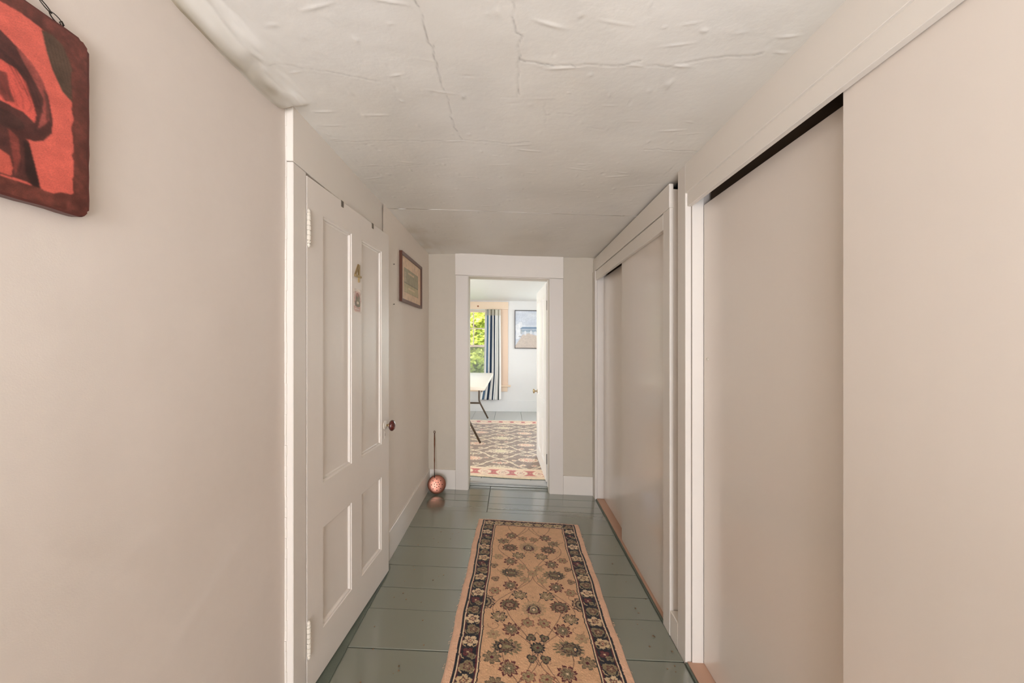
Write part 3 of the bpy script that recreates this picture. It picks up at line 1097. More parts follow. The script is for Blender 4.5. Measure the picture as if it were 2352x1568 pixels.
for xx in (WX0 + 0.008, WX1 - 0.008):
    MB().lathe((xx, RY1 - 0.032, 1.930), (1, 0, 0), [(-0.007, 0), (-0.007, 0.010), (0.007, 0.010), (0.007, 0)], 12).build('end_cap', 'sash', rod)
tag(rod, 'thin pale tension rod across the top of the curtained bedroom window', 'curtain rod')

# framed seaside picture
pic = empty('seaside_picture', (0.31, RY1 - 0.02, 1.222))
tag(pic, 'black framed seaside picture on the white bedroom wall beside the window', 'picture')
x0, x1, z0, z1 = 0.074, 0.560, 1.222, 1.943
for a in [(x0, x0 + 0.012, z0, z1), (x1 - 0.012, x1, z0, z1), (x0 + 0.012, x1 - 0.012, z0, z0 + 0.012), (x0 + 0.012, x1 - 0.012, z1 - 0.012, z1)]:
    MB().box(a[0], a[1], RY1 - 0.024, RY1 - 0.001, a[2], a[3], 0.001).build('frame_rail', 'blackframe', pic)
w_, h_ = x1 - x0 - 0.02, z1 - z0 - 0.02
rs = Raster(w_, h_, 0.005, (190, 198, 212))
n = noise2(rs.ny, rs.nx, 9, 3, 4)[..., None]
top = lin((190, 198, 212))
hb = (rs.b / h_)[:, None, None]
rs.img[:] = lin((214, 219, 226)) * (1 - n) + top * n
rs.rect(0.0, w_, h_ * 0.58, h_ * 0.60, (228, 232, 238))
rs.rect(0.10, w_, h_ * 0.51, h_ * 0.565, (124, 146, 170))
rs.rect(0.10, w_, h_ * 0.44, h_ * 0.50, (150, 166, 182))
rs.rect(0.10, w_, h_ * 0.40, h_ * 0.44, (190, 198, 206))
rs.polyfill([(0, 0), (w_, 0), (w_, h_ * 0.30), (w_ * 0.55, h_ * 0.40), (w_ * 0.30, h_ * 0.36), (0, h_ * 0.05)], (200, 188, 178))
for k in range(16):
    rs.line([(0.05 + k * 0.028, 0.0), (0.14 + k * 0.028, h_ * 0.33)], 0.004, (164, 148, 136), 0.6)
for (a, b, ra, rb) in [(0.05, 0.52, .05, .09), (0.07, 0.40, .055, .08), (0.04, 0.30, .04, .05), (0.10, 0.62, .04, .06), (0.19, 0.40, .02, .05), (0.30, 0.42, .02, .04), (0.38, 0.40, .02, .04)]:
    rs.ell(a, b * h_, ra, rb, (226, 228, 232), 0.7)
rs.ell(0.115, 0.44 * h_, 0.018, 0.05, (150, 156, 160), 0.6)
rs.ell(0.09, 0.31 * h_, 0.03, 0.01, (120, 112, 104), 0.6)
rs.grain(0.03, 8, 0.15)
A, B = np.meshgrid(rs.a, rs.b)
grid_mesh('picture_print', np.stack([x0 + 0.01 + A, np.full_like(A, RY1 - 0.012), z0 + 0.01 + B], -1), rs.nx, rs.ny, 'paper', pic, colors=rs.img)

# white door standing open into the bedroom
DX, DY = 0.330, 3.455
da = math.atan2(0.033, 0.79)


def xf5(p):
    u, w, v = p
    return (DX - u * math.sin(da) - w * math.cos(da), DY + u * math.cos(da) - w * math.sin(da), v + 0.0)


d5 = door('door_6', xf5, 0.79, 1.895, 0.042, 'white four-panel door standing open into the bedroom', 'whitedoor')
for (a, b, mt) in [(1.640, 1.730, 'hook'), (0.205, 0.300, 'iron')]:
    m = MB()
    m.box(-0.0015, 0.0, -0.030, -0.004, a, b)
    m.lathe((0.0, -0.038, 0), (0, 0, 1), [(a - 0.004, 0), (a - 0.002, 0.005), (a, 0.0065), (b, 0.0065), (b + 0.002, 0.005), (b + 0.004, 0)], 10)
    m.build('hinge', mt, d5, xf=xf5)
k = MB().lathe((0.720, 0, 0.79), (0, 1, 0), [(0, 0.022), (0.003, 0.022), (0.005, 0.008), (0.024, 0.007), (0.028, 0.016), (0.036, 0.0265), (0.044, 0.0255), (0.050, 0.013), (0.051, 0)], 24)
tag(k.build('door_knob', 'brass', d5, xf=xf5, smooth=True), 'brass door knob')


# bedroom rug
def lattice(rs, col):
    pass


RW, RL = 2.9, 2.60
rs = Raster(RW, RL, 0.0075, (116, 84, 56))
cream, red, ol, tan = (226, 206, 170), (184, 62, 42), (104, 96, 70), (176, 140, 104)
gx, gy = 0.62, 0.60
for i in range(-1, 7):
    for j in range(-1, 12):
        ca, cb_ = i * gx + (gx / 2 if j % 2 else 0), 0.24 + j * gy / 2
        for sa, sb in ((1, 1), (1, -1), (-1, 1), (-1, -1)):
            pts = [(ca + sa * (gx / 2) * t + 0.020 * math.sin(t * 2 * math.pi) * sa, cb_ + sb * (gy / 2) * (1 - t) + 0.016 * math.sin(t * 4 * math.pi)) for t in np.linspace(0, 1, 14)]
            rs.line(pts, 0.011, cream, 0.95)
        big = j % 2 == 0
        rs.flower(ca, cb_, 0.150 if big else 0.118, 17, cream, (176, 96, 72) if not big else (150, 124, 92), cream, None, 0.2 + i, 0.62, 0.16, 0.20)
        rs.flower(ca, cb_, 0.078, 9, cream, (190, 182, 128) if big else (206, 110, 84), cream, (206, 200, 150), 0.4, 0.62, 0.3, 0.3)
        for (da_, db_, rr) in ((0.25, 0.12, 0.036), (-0.25, 0.12, 0.036), (0.25, -0.12, 0.034), (-0.25, -0.12, 0.034), (0.0, 0.17, 0.045), (0.155, 0.03, 0.030), (-0.155, -0.03, 0.030), (0.10, 0.215, 0.026), (-0.10, -0.215, 0.026)):
            rs.flower(ca + da_ * gx / 0.62, cb_ + db_ * gy / 0.60, rr, 6, cream, random.choice([tan, (190, 110, 84), ol, (206, 160, 120)]), None, random.choice([cream, red, (90, 66, 48)]), random.uniform(0, 3), 0.75, 0.34, 0.4)
            rs.line([(ca + da_ * 0.55, cb_ + db_ * 0.6), (ca + da_, cb_ + db_)], 0.007, cream, 0.8)
BD = 0.26
for (a0, a1, b0, b1) in [(0, RW, 0, BD), (0, RW, RL - BD, RL), (0, BD, 0, RL), (RW - BD, RW, 0, RL)]:
    rs.rect(a0, a1, b0, b1, cream)
for (a0, a1, b0, b1) in [(0.045, RW - 0.045, 0.055, BD - 0.065), (0.045, RW - 0.045, RL - BD + 0.065, RL - 0.055), (0.055, BD - 0.065, 0.05, RL - 0.05), (RW - BD + 0.065, RW - 0.055, 0.05, RL - 0.05)]:
    rs.rect(a0, a1, b0, b1, (224, 190, 158))
kk_ = 0
a = 0.10
while a < RW:
    for bb in (BD / 2, RL - BD / 2):
        if True:
            rs.flower(a, bb, 0.066, 8, cream, (232, 208, 178), red, tan, 0.1, 0.85, 0.2, 0.3)
        rs.polyfill([(a + 0.030, bb - 0.066), (a + 0.150, bb - 0.066), (a + 0.112, bb - 0.02), (a + 0.112, bb + 0.02), (a + 0.150, bb + 0.066), (a + 0.030, bb + 0.066), (a + 0.070, bb + 0.02), (a + 0.070, bb - 0.02)], red)
        rs.flower(a + 0.091, bb, 0.030, 6, (150, 50, 36), red, None, cream, 0.3, 0.8, 0.3, 0.3)
        rs.ell(a + 0.15, bb, 0.012, 0.010, tan)
    kk_ += 1
    a += 0.18
b = 0.10
while b < RL:
    for aa in (BD / 2, RW - BD / 2):
        rs.flower(aa, b, 0.05, 8, red, (232, 208, 178), red, tan, 0.1, 1.1, 0.2, 0.3)
    b += 0.16
for bb in (0.02, 0.045, BD - 0.05, BD - 0.02):
    rs.line([(0, bb), (RW, bb)], 0.008, (206, 130, 96), 0.7)
rs.line([(0, BD - 0.035), (RW, BD - 0.035)], 0.012, cream)
rs.grain(0.05, 3, 0.12)
A, B = np.meshgrid(rs.a, rs.b)
gxv, gyv = -1.98, 3.555
rot = math.radians(0.5)
PX = gxv + A * math.cos(rot) + B * math.sin(rot) * 0.4
PY = gyv + B - A * 0.012 + 0.012 * np.sin(A * 5.2 + 0.5) * np.exp(-B * 4)
edge = np.minimum(np.minimum(A, RW - A), np.minimum(B, RL - B))
PZ = RZ + 0.0115 - 0.008 * np.exp(-edge / 0.004) + 0.0006 * rng.normal(0, 1, A.shape) + 0.004 * (noise2(rs.ny, rs.nx, 8, 8, 21) - 0.3) * np.exp(-B * 2)
rug2 = empty('area_rug', (-0.85, 4.8, RZ))
tag(rug2, 'large brown floral rug with a cream and red border in the bedroom', 'rug')
grid_mesh('pile', np.stack([PX, PY, PZ], -1), rs.nx, rs.ny, 'pile2', rug2, colors=rs.img)
eb = MB()
npt = 120
for k in range(npt):
    a0, a1 = RW * k / npt, RW * (k + 1) / npt
    def ep(a, dz, off):
        return (gxv + a, gyv - a * 0.012 + 0.012 * math.sin(a * 5.2 + 0.5) + off, RZ + dz)
    eb.poly([ep(a0, 0.0005, -0.001), ep(a1, 0.0005, -0.001), ep(a1, 0.0050, -0.001), ep(a0, 0.0050, -0.001), ep(a0, 0.0005, 0.02), ep(a1, 0.0005, 0.02)], [(0, 1, 2, 3), (0, 4, 5, 1)])
eb.build('bound_edge', M['greenedge'], rug2)

# folding table
TX0, TX1, TY0, TY1, TZ = -1.065, -0.302, 4.30, 6.42, 0.800
tb = empty('folding_table', (-0.68, 5.36, RZ))
tag(tb, 'white folding table with dark bent metal legs in the bedroom', 'table')
MB().box(TX0, TX1, TY0, TY1, TZ - 0.042, TZ, 0.012, 3).build('tabletop', 'table', tb)
rim = MB()
rim.box(TX0 + 0.03, TX0 + 0.05, TY0 + 0.04, TY1 - 0.04, TZ - 0.065, TZ - 0.040)
rim.box(TX1 - 0.05, TX1 - 0.03, TY0 + 0.04, TY1 - 0.04, TZ - 0.065, TZ - 0.040)
rim.build('underframe', 'tleg', tb)
for yy_, sgn in ((4.67, 1), (6.23, -1)):
    for sx_ in (-1, 1):
        cx_ = -0.683
        pts = [(cx_ + sx_ * 0.155, yy_ + sgn * 0.0, TZ - 0.045), (cx_ + sx_ * 0.150, yy_, 0.40), (cx_ + sx_ * 0.152, yy_, 0.345), (cx_ + sx_ * 0.175, yy_, 0.290), (cx_ + sx_ * 0.300, yy_, RZ + 0.012 + 0.012)]
        pts[-1] = (cx_ + sx_ * 0.300, yy_, RZ + 0.020)
        MB().tube(pts, 0.014, 12).build('leg', 'tleg', tb, smooth=True)
    MB().tube([(-0.683 - 0.168, yy_, 0.305), (-0.683 + 0.168, yy_, 0.305)], 0.016, 10).build('cross_bar', 'tleg', tb, smooth=True)
    MB().tube([(-0.683 + 0.15, yy_, 0.62), (-0.683, yy_ + sgn * 0.34, TZ - 0.048)], 0.007, 8).build('brace', 'tleg', tb, smooth=True)
    MB().tube([(-0.683 - 0.155, yy_, TZ - 0.052), (-0.683 + 0.155, yy_, TZ - 0.052)], 0.012, 8).build('leg_hinge_bar', 'tleg', tb, smooth=True)

# ================================================================== HALL THINGS
# runner
rw, rl = 0.742, 2.35
rs = Raster(rw, rl, 0.0025, (206, 166, 130))
maroon, black, olive, pale, ctan, bone = (92, 30, 36), (26, 25, 34), (126, 112, 82), (164, 142, 108), (216, 172, 132), (232, 204, 168)
c0 = 0.372
rs.img[:] = lin((226, 182, 150))
rs.rect(0.036, rw - 0.036, 0.020, rl - 0.03, (44, 38, 42))
rs.rect(0.128, rw - 0.128, 0.088, rl - 0.11, ctan)


def wl(a, b, w, col, al=1.0):
    n = max(2, int(math.hypot(b[0] - a[0], b[1] - a[1]) / 0.01))
    pts = []
    for k in range(n + 1):
        t = k / n
        pts.append((a[0] + (b[0] - a[0]) * t + random.uniform(-0.0009, 0.0009), a[1] + (b[1] - a[1]) * t + random.uniform(-0.0009, 0.0009)))
    rs.line(pts, w, col, al)


# field: curling vines
for ph, amp, off in ((0.36, 0.135, 0.012), (0.62, 0.115, 0.02), (0.10, 0.20, 0.0)):
    for s in (-1, 1):
        pts = []
        for k in range(300):
            q = 0.095 + k * (rl - 0.2) / 299
            pts.append((c0 + s * (off + amp * math.sin(math.pi * (q - ph) / 0.546) ** 2), q))
        rs.line(pts, 0.0036, (104, 72, 60), 0.75)
for q0 in (0.36, 0.906, 1.452, 1.998):
    for s in (-1, 1):
        for (dq, da_, r_) in ((0.12, 0.19, 0.030), (-0.10, 0.20, 0.026), (0.24, 0.17, 0.030), (0.02, 0.16, 0.022)):
            ca, cb_ = c0 + s * da_, q0 + dq
            pts = [(ca + s * r_ * math.cos(t) * (1 - t / 9), cb_ + r_ * math.sin(t) * (1 - t / 9)) for t in np.linspace(0, 4.6, 26)]
            rs.line(pts, 0.003, (128, 96, 76), 0.7)
FL = [(.255, .221, 's'), (.485, .228, 's'), (.206, .295, 'o'), (.536, .297, 'o'), (.252, .37, 'p'), (.495, .372, 'p'), (.37, .358, 'm'), (.332, .252, 't'), (.404, .259, 't'),
      (.302, .452, 'd'), (.442, .45, 'd'), (.175, .477, 'l'), (.568, .476, 't'), (.253, .519, 's'), (.499, .526, 's'), (.321, .567, 'l'), (.419, .575, 'l'), (.157, .571, 'e'), (.587, .564, 'e'),
      (.26, .629, 'B'), (.498, .629, 'b'), (.378, .623, 'l'), (.332, .682, 'l'), (.428, .683, 'l'), (.17, .691, 'e'), (.587, .679, 'e'), (.258, .739, 's'), (.503, .732, 's'),
      (.178, .79, 't'), (.576, .769, 't'), (.307, .811, 'd'), (.447, .808, 'd'), (.155, .878, 'h'), (.607, .857, 'h'), (.257, .887, 'p'), (.505, .882, 'p'), (.376, .906, 'm'),
      (.209, .972, 'd'), (.549, .96, 'd'), (.343, .999, 't'), (.419, .997, 't'), (.264, 1.046, 's'), (.499, 1.034, 's'), (.185, 1.084, 'l'), (.576, 1.073, 'l'),
      (.351, 1.088, 'k'), (.409, 1.086, 'k'), (.378, 1.141, 'x'), (.35, 1.198, 'k'), (.407, 1.197, 'k'), (.247, 1.145, 'B'), (.51, 1.134, 'b'), (.186, 1.204, 'o'), (.577, 1.199, 'o')]
ALL = list(FL) + [(a_, b_ + 1.03, t_) for (a_, b_, t_) in FL if b_ + 1.03 < rl - 0.14]
for (a_, b_, t_) in ALL:
    r0 = random.uniform(0, 3)
    a_ -= 0.004
    K = 1.22
    if t_ == 's':
        rs.flower(a_, b_, 0.034 * K, 8, maroon, (168, 138, 106), maroon, maroon, r0, 1.0, 0.22, 0.5)
        rs.flower(a_, b_, 0.020 * K, 8, olive, (150, 132, 98), black, bone, r0, 1.0, 0.2, 0.4, 0.9)
    elif t_ == 'd':
        rs.flower(a_, b_, 0.034 * K, 7, black, (178, 150, 112), olive, (214, 182, 146), r0, 0.85, 0.18, 0.5)
        rs.line([(a_, b_), (a_ + 0.012, b_ - 0.022)], 0.003, maroon)
    elif t_ == 'p':
        rs.flower(a_, b_, 0.042 * K, 11, maroon, olive, (96, 78, 62), black, r0, 0.82, 0.15, 0.30)
        rs.flower(a_, b_ + 0.004, 0.022 * K, 6, maroon, (160, 130, 100), None, maroon, r0, 0.8, 0.25, 0.3)
    elif t_ in 'Bb':
        s = -1 if t_ == 'B' else 1
        rs.flower(a_, b_, 0.056 * K, 15, olive, (196, 158, 122), (120, 90, 72), None, r0, 0.62, 0.30, 0.42)
        rs.flower(a_ + s * 0.012, b_, 0.038 * K, 10, (70, 54, 50), (128, 112, 82), maroon, None, r0, 0.75, 0.2, 0.3)
        rs.ell(a_ + s * 0.030, b_, 0.011, 0.016, black)
        rs.ell(a_ + s * 0.028, b_, 0.006, 0.009, (206, 170, 130))
        rs.ell(a_ - s * 0.004, b_, 0.016, 0.006, (150, 138, 100))
    elif t_ == 'm':
        rs.flower(a_, b_, 0.050 * K, 14, (180, 150, 112), (200, 162, 126), olive, None, 0.2, 0.95, 0.14, 0.22)
        rs.ell(a_, b_ + 0.004, 0.030, 0.030, (66, 44, 46))
        rs.flower(a_, b_ + 0.016, 0.030 * K, 9, maroon, (130, 112, 84), None, None, 0.2, 0.6, 0.3, 0.3)
        rs.ell(a_, b_, 0.019, 0.022, (176, 152, 116))
        rs.ell(a_, b_ + 0.004, 0.012, 0.014, black)
        rs.ell(a_, b_ + 0.005, 0.008, 0.010, (214, 184, 148))
        rs.ell(a_, b_ - 0.030, 0.005, 0.010, olive)
    elif t_ == 'x':
        rs.flower(a_, b_, 0.028 * K, 12, black, olive, (90, 80, 64), maroon, 0.1, 0.9, 0.3, 0.35)
        for (s, q) in ((-1, -1), (1, -1), (-1, 1), (1, 1)):
            rs.line([(a_ + s * 0.004, b_ + q * 0.024), (a_ + s * 0.022, b_ + q * 0.046), (a_ + s * 0.018, b_ + q * 0.058), (a_, b_ + q * 0.088)], 0.0032, (96, 72, 62), 0.9)
    elif t_ == 'k':
        rs.flower(a_, b_, 0.019 * K, 3, black, olive, None, maroon, r0, 1.0, 0.25, 0.45)
    elif t_ == 't':
        rs.flower(a_, b_, 0.027 * K, 6, (128, 62, 56), (176, 152, 112), olive, (120, 44, 46), r0, 0.9, 0.18, 0.42, 0.9)
    elif t_ == 'o':
        rs.flower(a_, b_, 0.033 * K, 7, (98, 84, 66), (156, 134, 100), (120, 96, 76), maroon, r0, 0.85, 0.2, 0.5)
    elif t_ == 'l':
        rs.flower(a_, b_, 0.026 * K, 6, (150, 128, 96), (190, 160, 120), (150, 128, 96), (150, 96, 80), r0, 0.9, 0.2, 0.5, 0.8)
    elif t_ == 'e':
        rs.flower(a_, b_, 0.020 * K, 3, (112, 72, 62), (158, 134, 100), None, maroon, r0, 1.0, 0.25, 0.45, 0.9)
    elif t_ == 'h':
        s = -1 if a_ < c0 else 1
        ea = 0.132 if s < 0 else rw - 0.132
        rs.flower(ea, b_, 0.048, 11, (60, 38, 40), (190, 156, 120), None, None, 0.3, 1.15, 0.16, 0.25)
        rs.ell(ea, b_, 0.030, 0.034, (60, 38, 40))
        rs.ell(ea, b_, 0.023, 0.027, (150, 130, 98))
        rs.ell(ea, b_, 0.012, 0.014, black)
rs.rect(0.0, 0.036, 0, rl, (226, 182, 150))
rs.rect(rw - 0.036, rw, 0, rl, (226, 182, 150))
rs.rect(0.036, 0.126, 0.02, rl - 0.03, (30, 27, 34))
rs.rect(rw - 0.126, rw - 0.036, 0.02, rl - 0.03, (30, 27, 34))
for s in (0.037, rw - 0.037):
    wl((s, 0.018), (s, rl), 0.005, black)
for s in (0.047, rw - 0.047):
    wl((s, 0.026), (s, rl), 0.0055, bone)
for s in (0.052, rw - 0.052):
    wl((s, 0.030), (s, rl), 0.0045, maroon)
for s in (0.120, rw - 0.120):
    wl((s, 0.080), (s, rl), 0.006, maroon)
for s in (0.126, rw - 0.126):
    wl((s, 0.084), (s, rl), 0.005, bone)
for s in (0.132, rw - 0.132):
    wl((s, 0.088), (s, rl), 0.005, black)
wl((0.036, 0.020), (rw - 0.036, 0.020), 0.005, black)
wl((0.046, 0.027), (rw - 0.046, 0.027), 0.004, maroon)
wl((0.120, 0.078), (rw - 0.120, 0.078), 0.005, bone)
wl((0.126, 0.084), (rw - 0.126, 0.084), 0.005, maroon)
# border flowers
rb = random.Random(4)
for sidx, aa0 in enumerate((0.0845, rw - 0.0845)):
    b = 0.056
    kinds = sidx
    while b < rl - 0.04:
        t = kinds % 5
        aa = aa0 + rb.uniform(-0.003, 0.003)
        R_ = rb.uniform(0.029, 0.033)
        cream_ = rb.choice([(216, 186, 146), (206, 178, 138), (222, 194, 156)])
        if t in (0, 2):
            rs.flower(aa, b, R_ + 0.003, 5, cream_, cream_, None, None, rb.uniform(0, 6), 0.86, 0.1, 0.42)
            rs.flower(aa, b, R_ * 0.55, 4, (120, 70, 62), cream_, (110, 90, 70), (150, 70, 60), rb.uniform(0, 6), 0.9, 0.3, 0.5)
            for k in range(5):
                t_ = rb.uniform(0, 6.28)
                rs.line([(aa + 0.010 * math.cos(t_), b + 0.009 * math.sin(t_)), (aa + 0.022 * math.cos(t_ + 0.3), b + 0.019 * math.sin(t_ + 0.3))], 0.0028, (96, 70, 58))
        elif t in (1, 4):
            rs.flower(aa, b, R_, 3, (150, 132, 98), (138, 120, 88), None, None, rb.uniform(0, 6), 0.9, 0.1, 0.35)
            rs.flower(aa + 0.003, b, R_ * 0.62, 5, maroon, (150, 128, 98), maroon, (206, 166, 130), rb.uniform(0, 6), 0.9, 0.25, 0.5)
        else:
            rs.flower(aa - 0.004, b - 0.004, R_ * 0.8, 4, maroon, (120, 60, 56), black, cream_, rb.uniform(0, 6), 0.9, 0.2, 0.5)
            rs.flower(aa + 0.010, b + 0.014, R_ * 0.5, 4, (160, 140, 104), olive, None, maroon, rb.uniform(0, 6), 0.9, 0.2, 0.5)
        for q in (-1, 1):
            x0_ = aa0 + q * 0.031
            rs.line([(x0_, b + 0.010), (x0_ - q * 0.004, b + 0.024), (x0_ - q * 0.014, b + 0.030)], 0.0045, rb.choice([(196, 168, 128), olive, (150, 132, 98)]))
        kinds += 1
        b += rb.uniform(0.060, 0.068)
a = 0.15
kinds = 0
while a < rw - 0.13:
    rs.flower(a, 0.053, 0.034, (7, 6, 8)[kinds % 3], (bone, maroon, (204, 176, 136))[kinds % 3], (196, 168, 128), olive, (maroon, (190, 150, 110), black)[kinds % 3], a * 9, 0.72, 0.12, 0.3)
    rs.ell(a + 0.035, 0.040, 0.006, 0.006, (186, 158, 118))
    rs.ell(a + 0.035, 0.066, 0.006, 0.006, olive)
    kinds += 1
    a += 0.072
# the half medallions must not run over the border
for k in range(160):
    a_, b_ = random.uniform(0.15, rw - 0.15), random.uniform(0.11, rl - 0.12)
    im, A_, B_ = rs.win(a_ - 0.006, a_ + 0.006, b_ - 0.006, b_ + 0.006)
    if im.size and np.abs(im[im.shape[0] // 2, im.shape[1] // 2] - lin(ctan)).sum() < 0.01:
        ang = random.uniform(0, 3)
        rs.line([(a_, b_), (a_ + 0.010 * math.cos(ang), b_ + 0.010 * math.sin(ang))], 0.003, random.choice([olive, (150, 96, 80), (150, 128, 96)]), 0.7)
rs.grain(0.055, 17, 0.14)
A, B = np.meshgrid(rs.a, rs.b)
wid = 0.735 + 0.016 * B
wob = 0.0025 * np.sin(B * 11 + 1) + 0.0015 * np.sin(B * 31)
As = (A / rw) * wid
ox, oy = -0.2395, 2.752
PX = ox + As * 0.99939 - B * 0.0215 + wob
PY = oy - As * 0.0349 - B * 0.99977
# rounded far corners
edge = np.minimum(np.minimum(A, rw - A), B)
rngp = np.random.default_rng(5)
PZ = 0.0100 - 0.0065 * np.exp(-(edge / 0.0045) ** 1.5) + 0.0007 * rngp.normal(0, 1, A.shape) + 0.0016 * (noise2(rs.ny, rs.nx, 26, 8, 33) - 0.5)
rc = 0.020
dxl, dyl = np.clip(rc - A, 0, None), np.clip(rc - B, 0, None)
dxr = np.clip(A - (rw - rc), 0, None)
mask = ~((np.hypot(dxl, dyl) > rc) | (np.hypot(dxr, dyl) > rc))
runner = empty('runner_rug', (0.10, 1.58, 0.0))
tag(runner, 'tan floral runner rug with black border lying along the hall floor', 'rug')
grid_mesh('pile', np.stack([PX, PY, PZ], -1), rs.nx, rs.ny, 'pile', runner, colors=rs.img, mask=mask, flip=True)
bk = MB()


def rp(a, b, z):
    return (ox + a * 0.99939 - b * 0.0215, oy - a * 0.0349 - b * 0.99977, z)


bk.poly([rp(0.006, 0.006, 0.0012), rp(0.728, 0.006, 0.0012), rp(0.765, rl, 0.0012), rp(0.006, rl, 0.0012), rp(0.003, 0.003, 0.0046), rp(0.731, 0.003, 0.0046), rp(0.768, rl, 0.0046), rp(0.003, rl, 0.0046)],
        [(0, 1, 5, 4), (1, 2, 6, 5), (2, 3, 7, 6), (3, 0, 4, 7), (0, 3, 2, 1)])
bk.build('backing', 'rugback', runner)
# loose yarn ends and fringe fuzz along the sides
fz = MB()
for k in range(90):
    b = random.uniform(0.05, 1.6)
    s = random.choice([0, 1])
    a0 = 0.001 if s == 0 else 0.733 + 0.016 * b
    dr = -1 if s == 0 else 1
    L = random.uniform(0.003, 0.010)
    p0 = rp(a0, b, 0.006)
    p1 = rp(a0 + dr * L * 0.6, b + random.uniform(-0.004, 0.004), 0.004)
    p2 = rp(a0 + dr * L, b + random.uniform(-0.006, 0.006), 0.0015)
    fz.tube([p0, p1, p2], 0.0006, 4)
tag(fz.build('yarn_fuzz', 'rugback', runner), kind='stuff')


# framed print on the left wall
fp = empty('framed_print', (XL, 2.695, 1.57))
tag(fp, 'small dark-wood framed print with a beige mat hanging on the left hall wall', 'picture')
y0, y1, z0, z1 = 2.425, 2.972, 1.570, 1.905
xo, xi = -0.7300, -0.7105
FW = 0.022


def mitre(a, b, c, d_):
    m = MB()
    fr = [(xo, ) + p for p in (a, b, c, d_)] + [(xi, ) + a, (xi, ) + b, (xi - 0.004, ) + c, (xi - 0.004, ) + d_]
    m.poly(fr, [(0, 1, 2, 3), (4, 5, 6, 7), (0, 1, 5, 4), (1, 2, 6, 5), (2, 3, 7, 6), (3, 0, 4, 7)])
    m.build('frame_rail', 'frame', fp)


mitre((y0, z0), (y1, z0), (y1 - FW, z0 + FW), (y0 + FW, z0 + FW))
mitre((y0, z1), (y1, z1), (y1 - FW, z1 - FW), (y0 + FW, z1 - FW))
mitre((y0, z0), (y0, z1), (y0 + FW, z1 - FW), (y0 + FW, z0 + FW))
mitre((y1, z0), (y1, z1), (y1 - FW, z1 - FW), (y1 - FW, z0 + FW))
w_, h_ = y1 - y0 - 2 * FW + 0.004, z1 - z0 - 2 * FW + 0.004
rs = Raster(w_, h_, 0.003, (214, 186, 156))
g0, g1, q0, q1 = 0.06, w_ - 0.075, 0.055, h_ - 0.075
rs.rect(g0, g1, q0, q1, (158, 150, 122))
rs.rect(g0, g1, q0, q0 + 0.06, (178, 166, 128))
rs.rect(g0 + 0.10, g1 - 0.09, q0 + 0.028, q0 + 0.040, (206, 184, 152))
rs.rect(g0, g1, q0 + 0.062, q0 + 0.066, (120, 116, 96))
rs.rect(g0 + 0.07, g1, q1 - 0.060, q0 + 0.066, (150, 146, 118))
for k in range(5):
    rs.line([(g0 + 0.08, q0 + 0.075 + k * 0.012), (g1 - 0.01, q0 + 0.074 + k * 0.012)], 0.003, (134, 128, 104), 0.6)
rs.rect(g0 + 0.10, g1 - 0.12, q1 - 0.030, q1 - 0.018, (206, 182, 150))
for k in range(9):
    rs.ell(g0 + 0.03, q0 + 0.08 + k * 0.007, 0.018, 0.003, (196, 176, 150), 0.6)
rs.line([(g0, q1), (g1, q1), (g1, q0), (g0, q0), (g0, q1)], 0.003, (132, 122, 98), 0.7)
rs.grain(0.04, 9, 0.25)
A, B = np.meshgrid(rs.a, rs.b)
grid_mesh('mat_and_print', np.stack([np.full_like(A, -0.7205), y0 + FW - 0.002 + A, z0 + FW - 0.002 + B], -1), rs.nx, rs.ny, 'paper', fp, colors=rs.img)

# two nails in the wall beside it
for (nz, lb) in ((1.785, 'upper small nail in the left hall wall beside the framed print'), (1.535, 'lower small nail in the left hall wall beside the framed print')):
    n_ = MB().lathe((-0.7335, 2.305, nz), (1, 0, 0.25), [(-0.004, 0.0015), (0.008, 0.0015), (0.008, 0.004), (0.010, 0.004), (0.010, 0)], 10)
    tag(n_.build('nail', 'iron'), lb, 'nail')

# decoupage plaque hanging on a chain at the far left
PXF = -0.745
pq = empty('wall_plaque', (-0.755, 0.515, 1.511))
tag(pq, 'red and brown pictorial wooden plaque hanging by a chain on the left wall', 'plaque')
PY0, PY1, PZ0, PZ1 = 0.376, 0.654, 1.511, 1.821
out = []
rc = 0.016
for (cy_, cz_, a0) in ((PY1 - rc, PZ1 - rc, 0), (PY0 + rc, PZ1 - rc, 90), (PY0 + rc, PZ0 + rc, 180), (PY1 - rc, PZ0 + rc, 270)):
    for k in range(7):
        t = math.radians(a0 + k * 15)
        out.append((cy_ + rc * math.cos(t), cz_ + rc * math.sin(t)))
    # slightly chiselled straight edges
    t2 = math.radians(a0 + 90)
    e = (cy_ + rc * math.cos(t2), cz_ + rc * math.sin(t2))
    dv_ = {0: (-1, 0), 90: (0, -1), 180: (1, 0), 270: (0, 1)}[a0]
    L = (PY1 - PY0 - 2 * rc) if a0 in (0, 180) else (PZ1 - PZ0 - 2 * rc)
    for k in range(1, 14):
        j = random.uniform(-0.0008, 0.0008)
        out.append((e[0] + dv_[0] * L * k / 14 + (j if dv_[0] == 0 else 0), e[1] + dv_[1] * L * k / 14 + (j if dv_[1] == 0 else 0)))
MB().prism(out, lambda y, z, h: (h, y, z), -0.7625, PXF, 0.003).build('board', 'plaque', pq)
st_ = 0.0011
rs = Raster(PY1 - PY0, PZ1 - PZ0, st_, (92, 46, 38))


def q(pts):
    return [(y - PY0, z - PZ0) for y, z in pts]


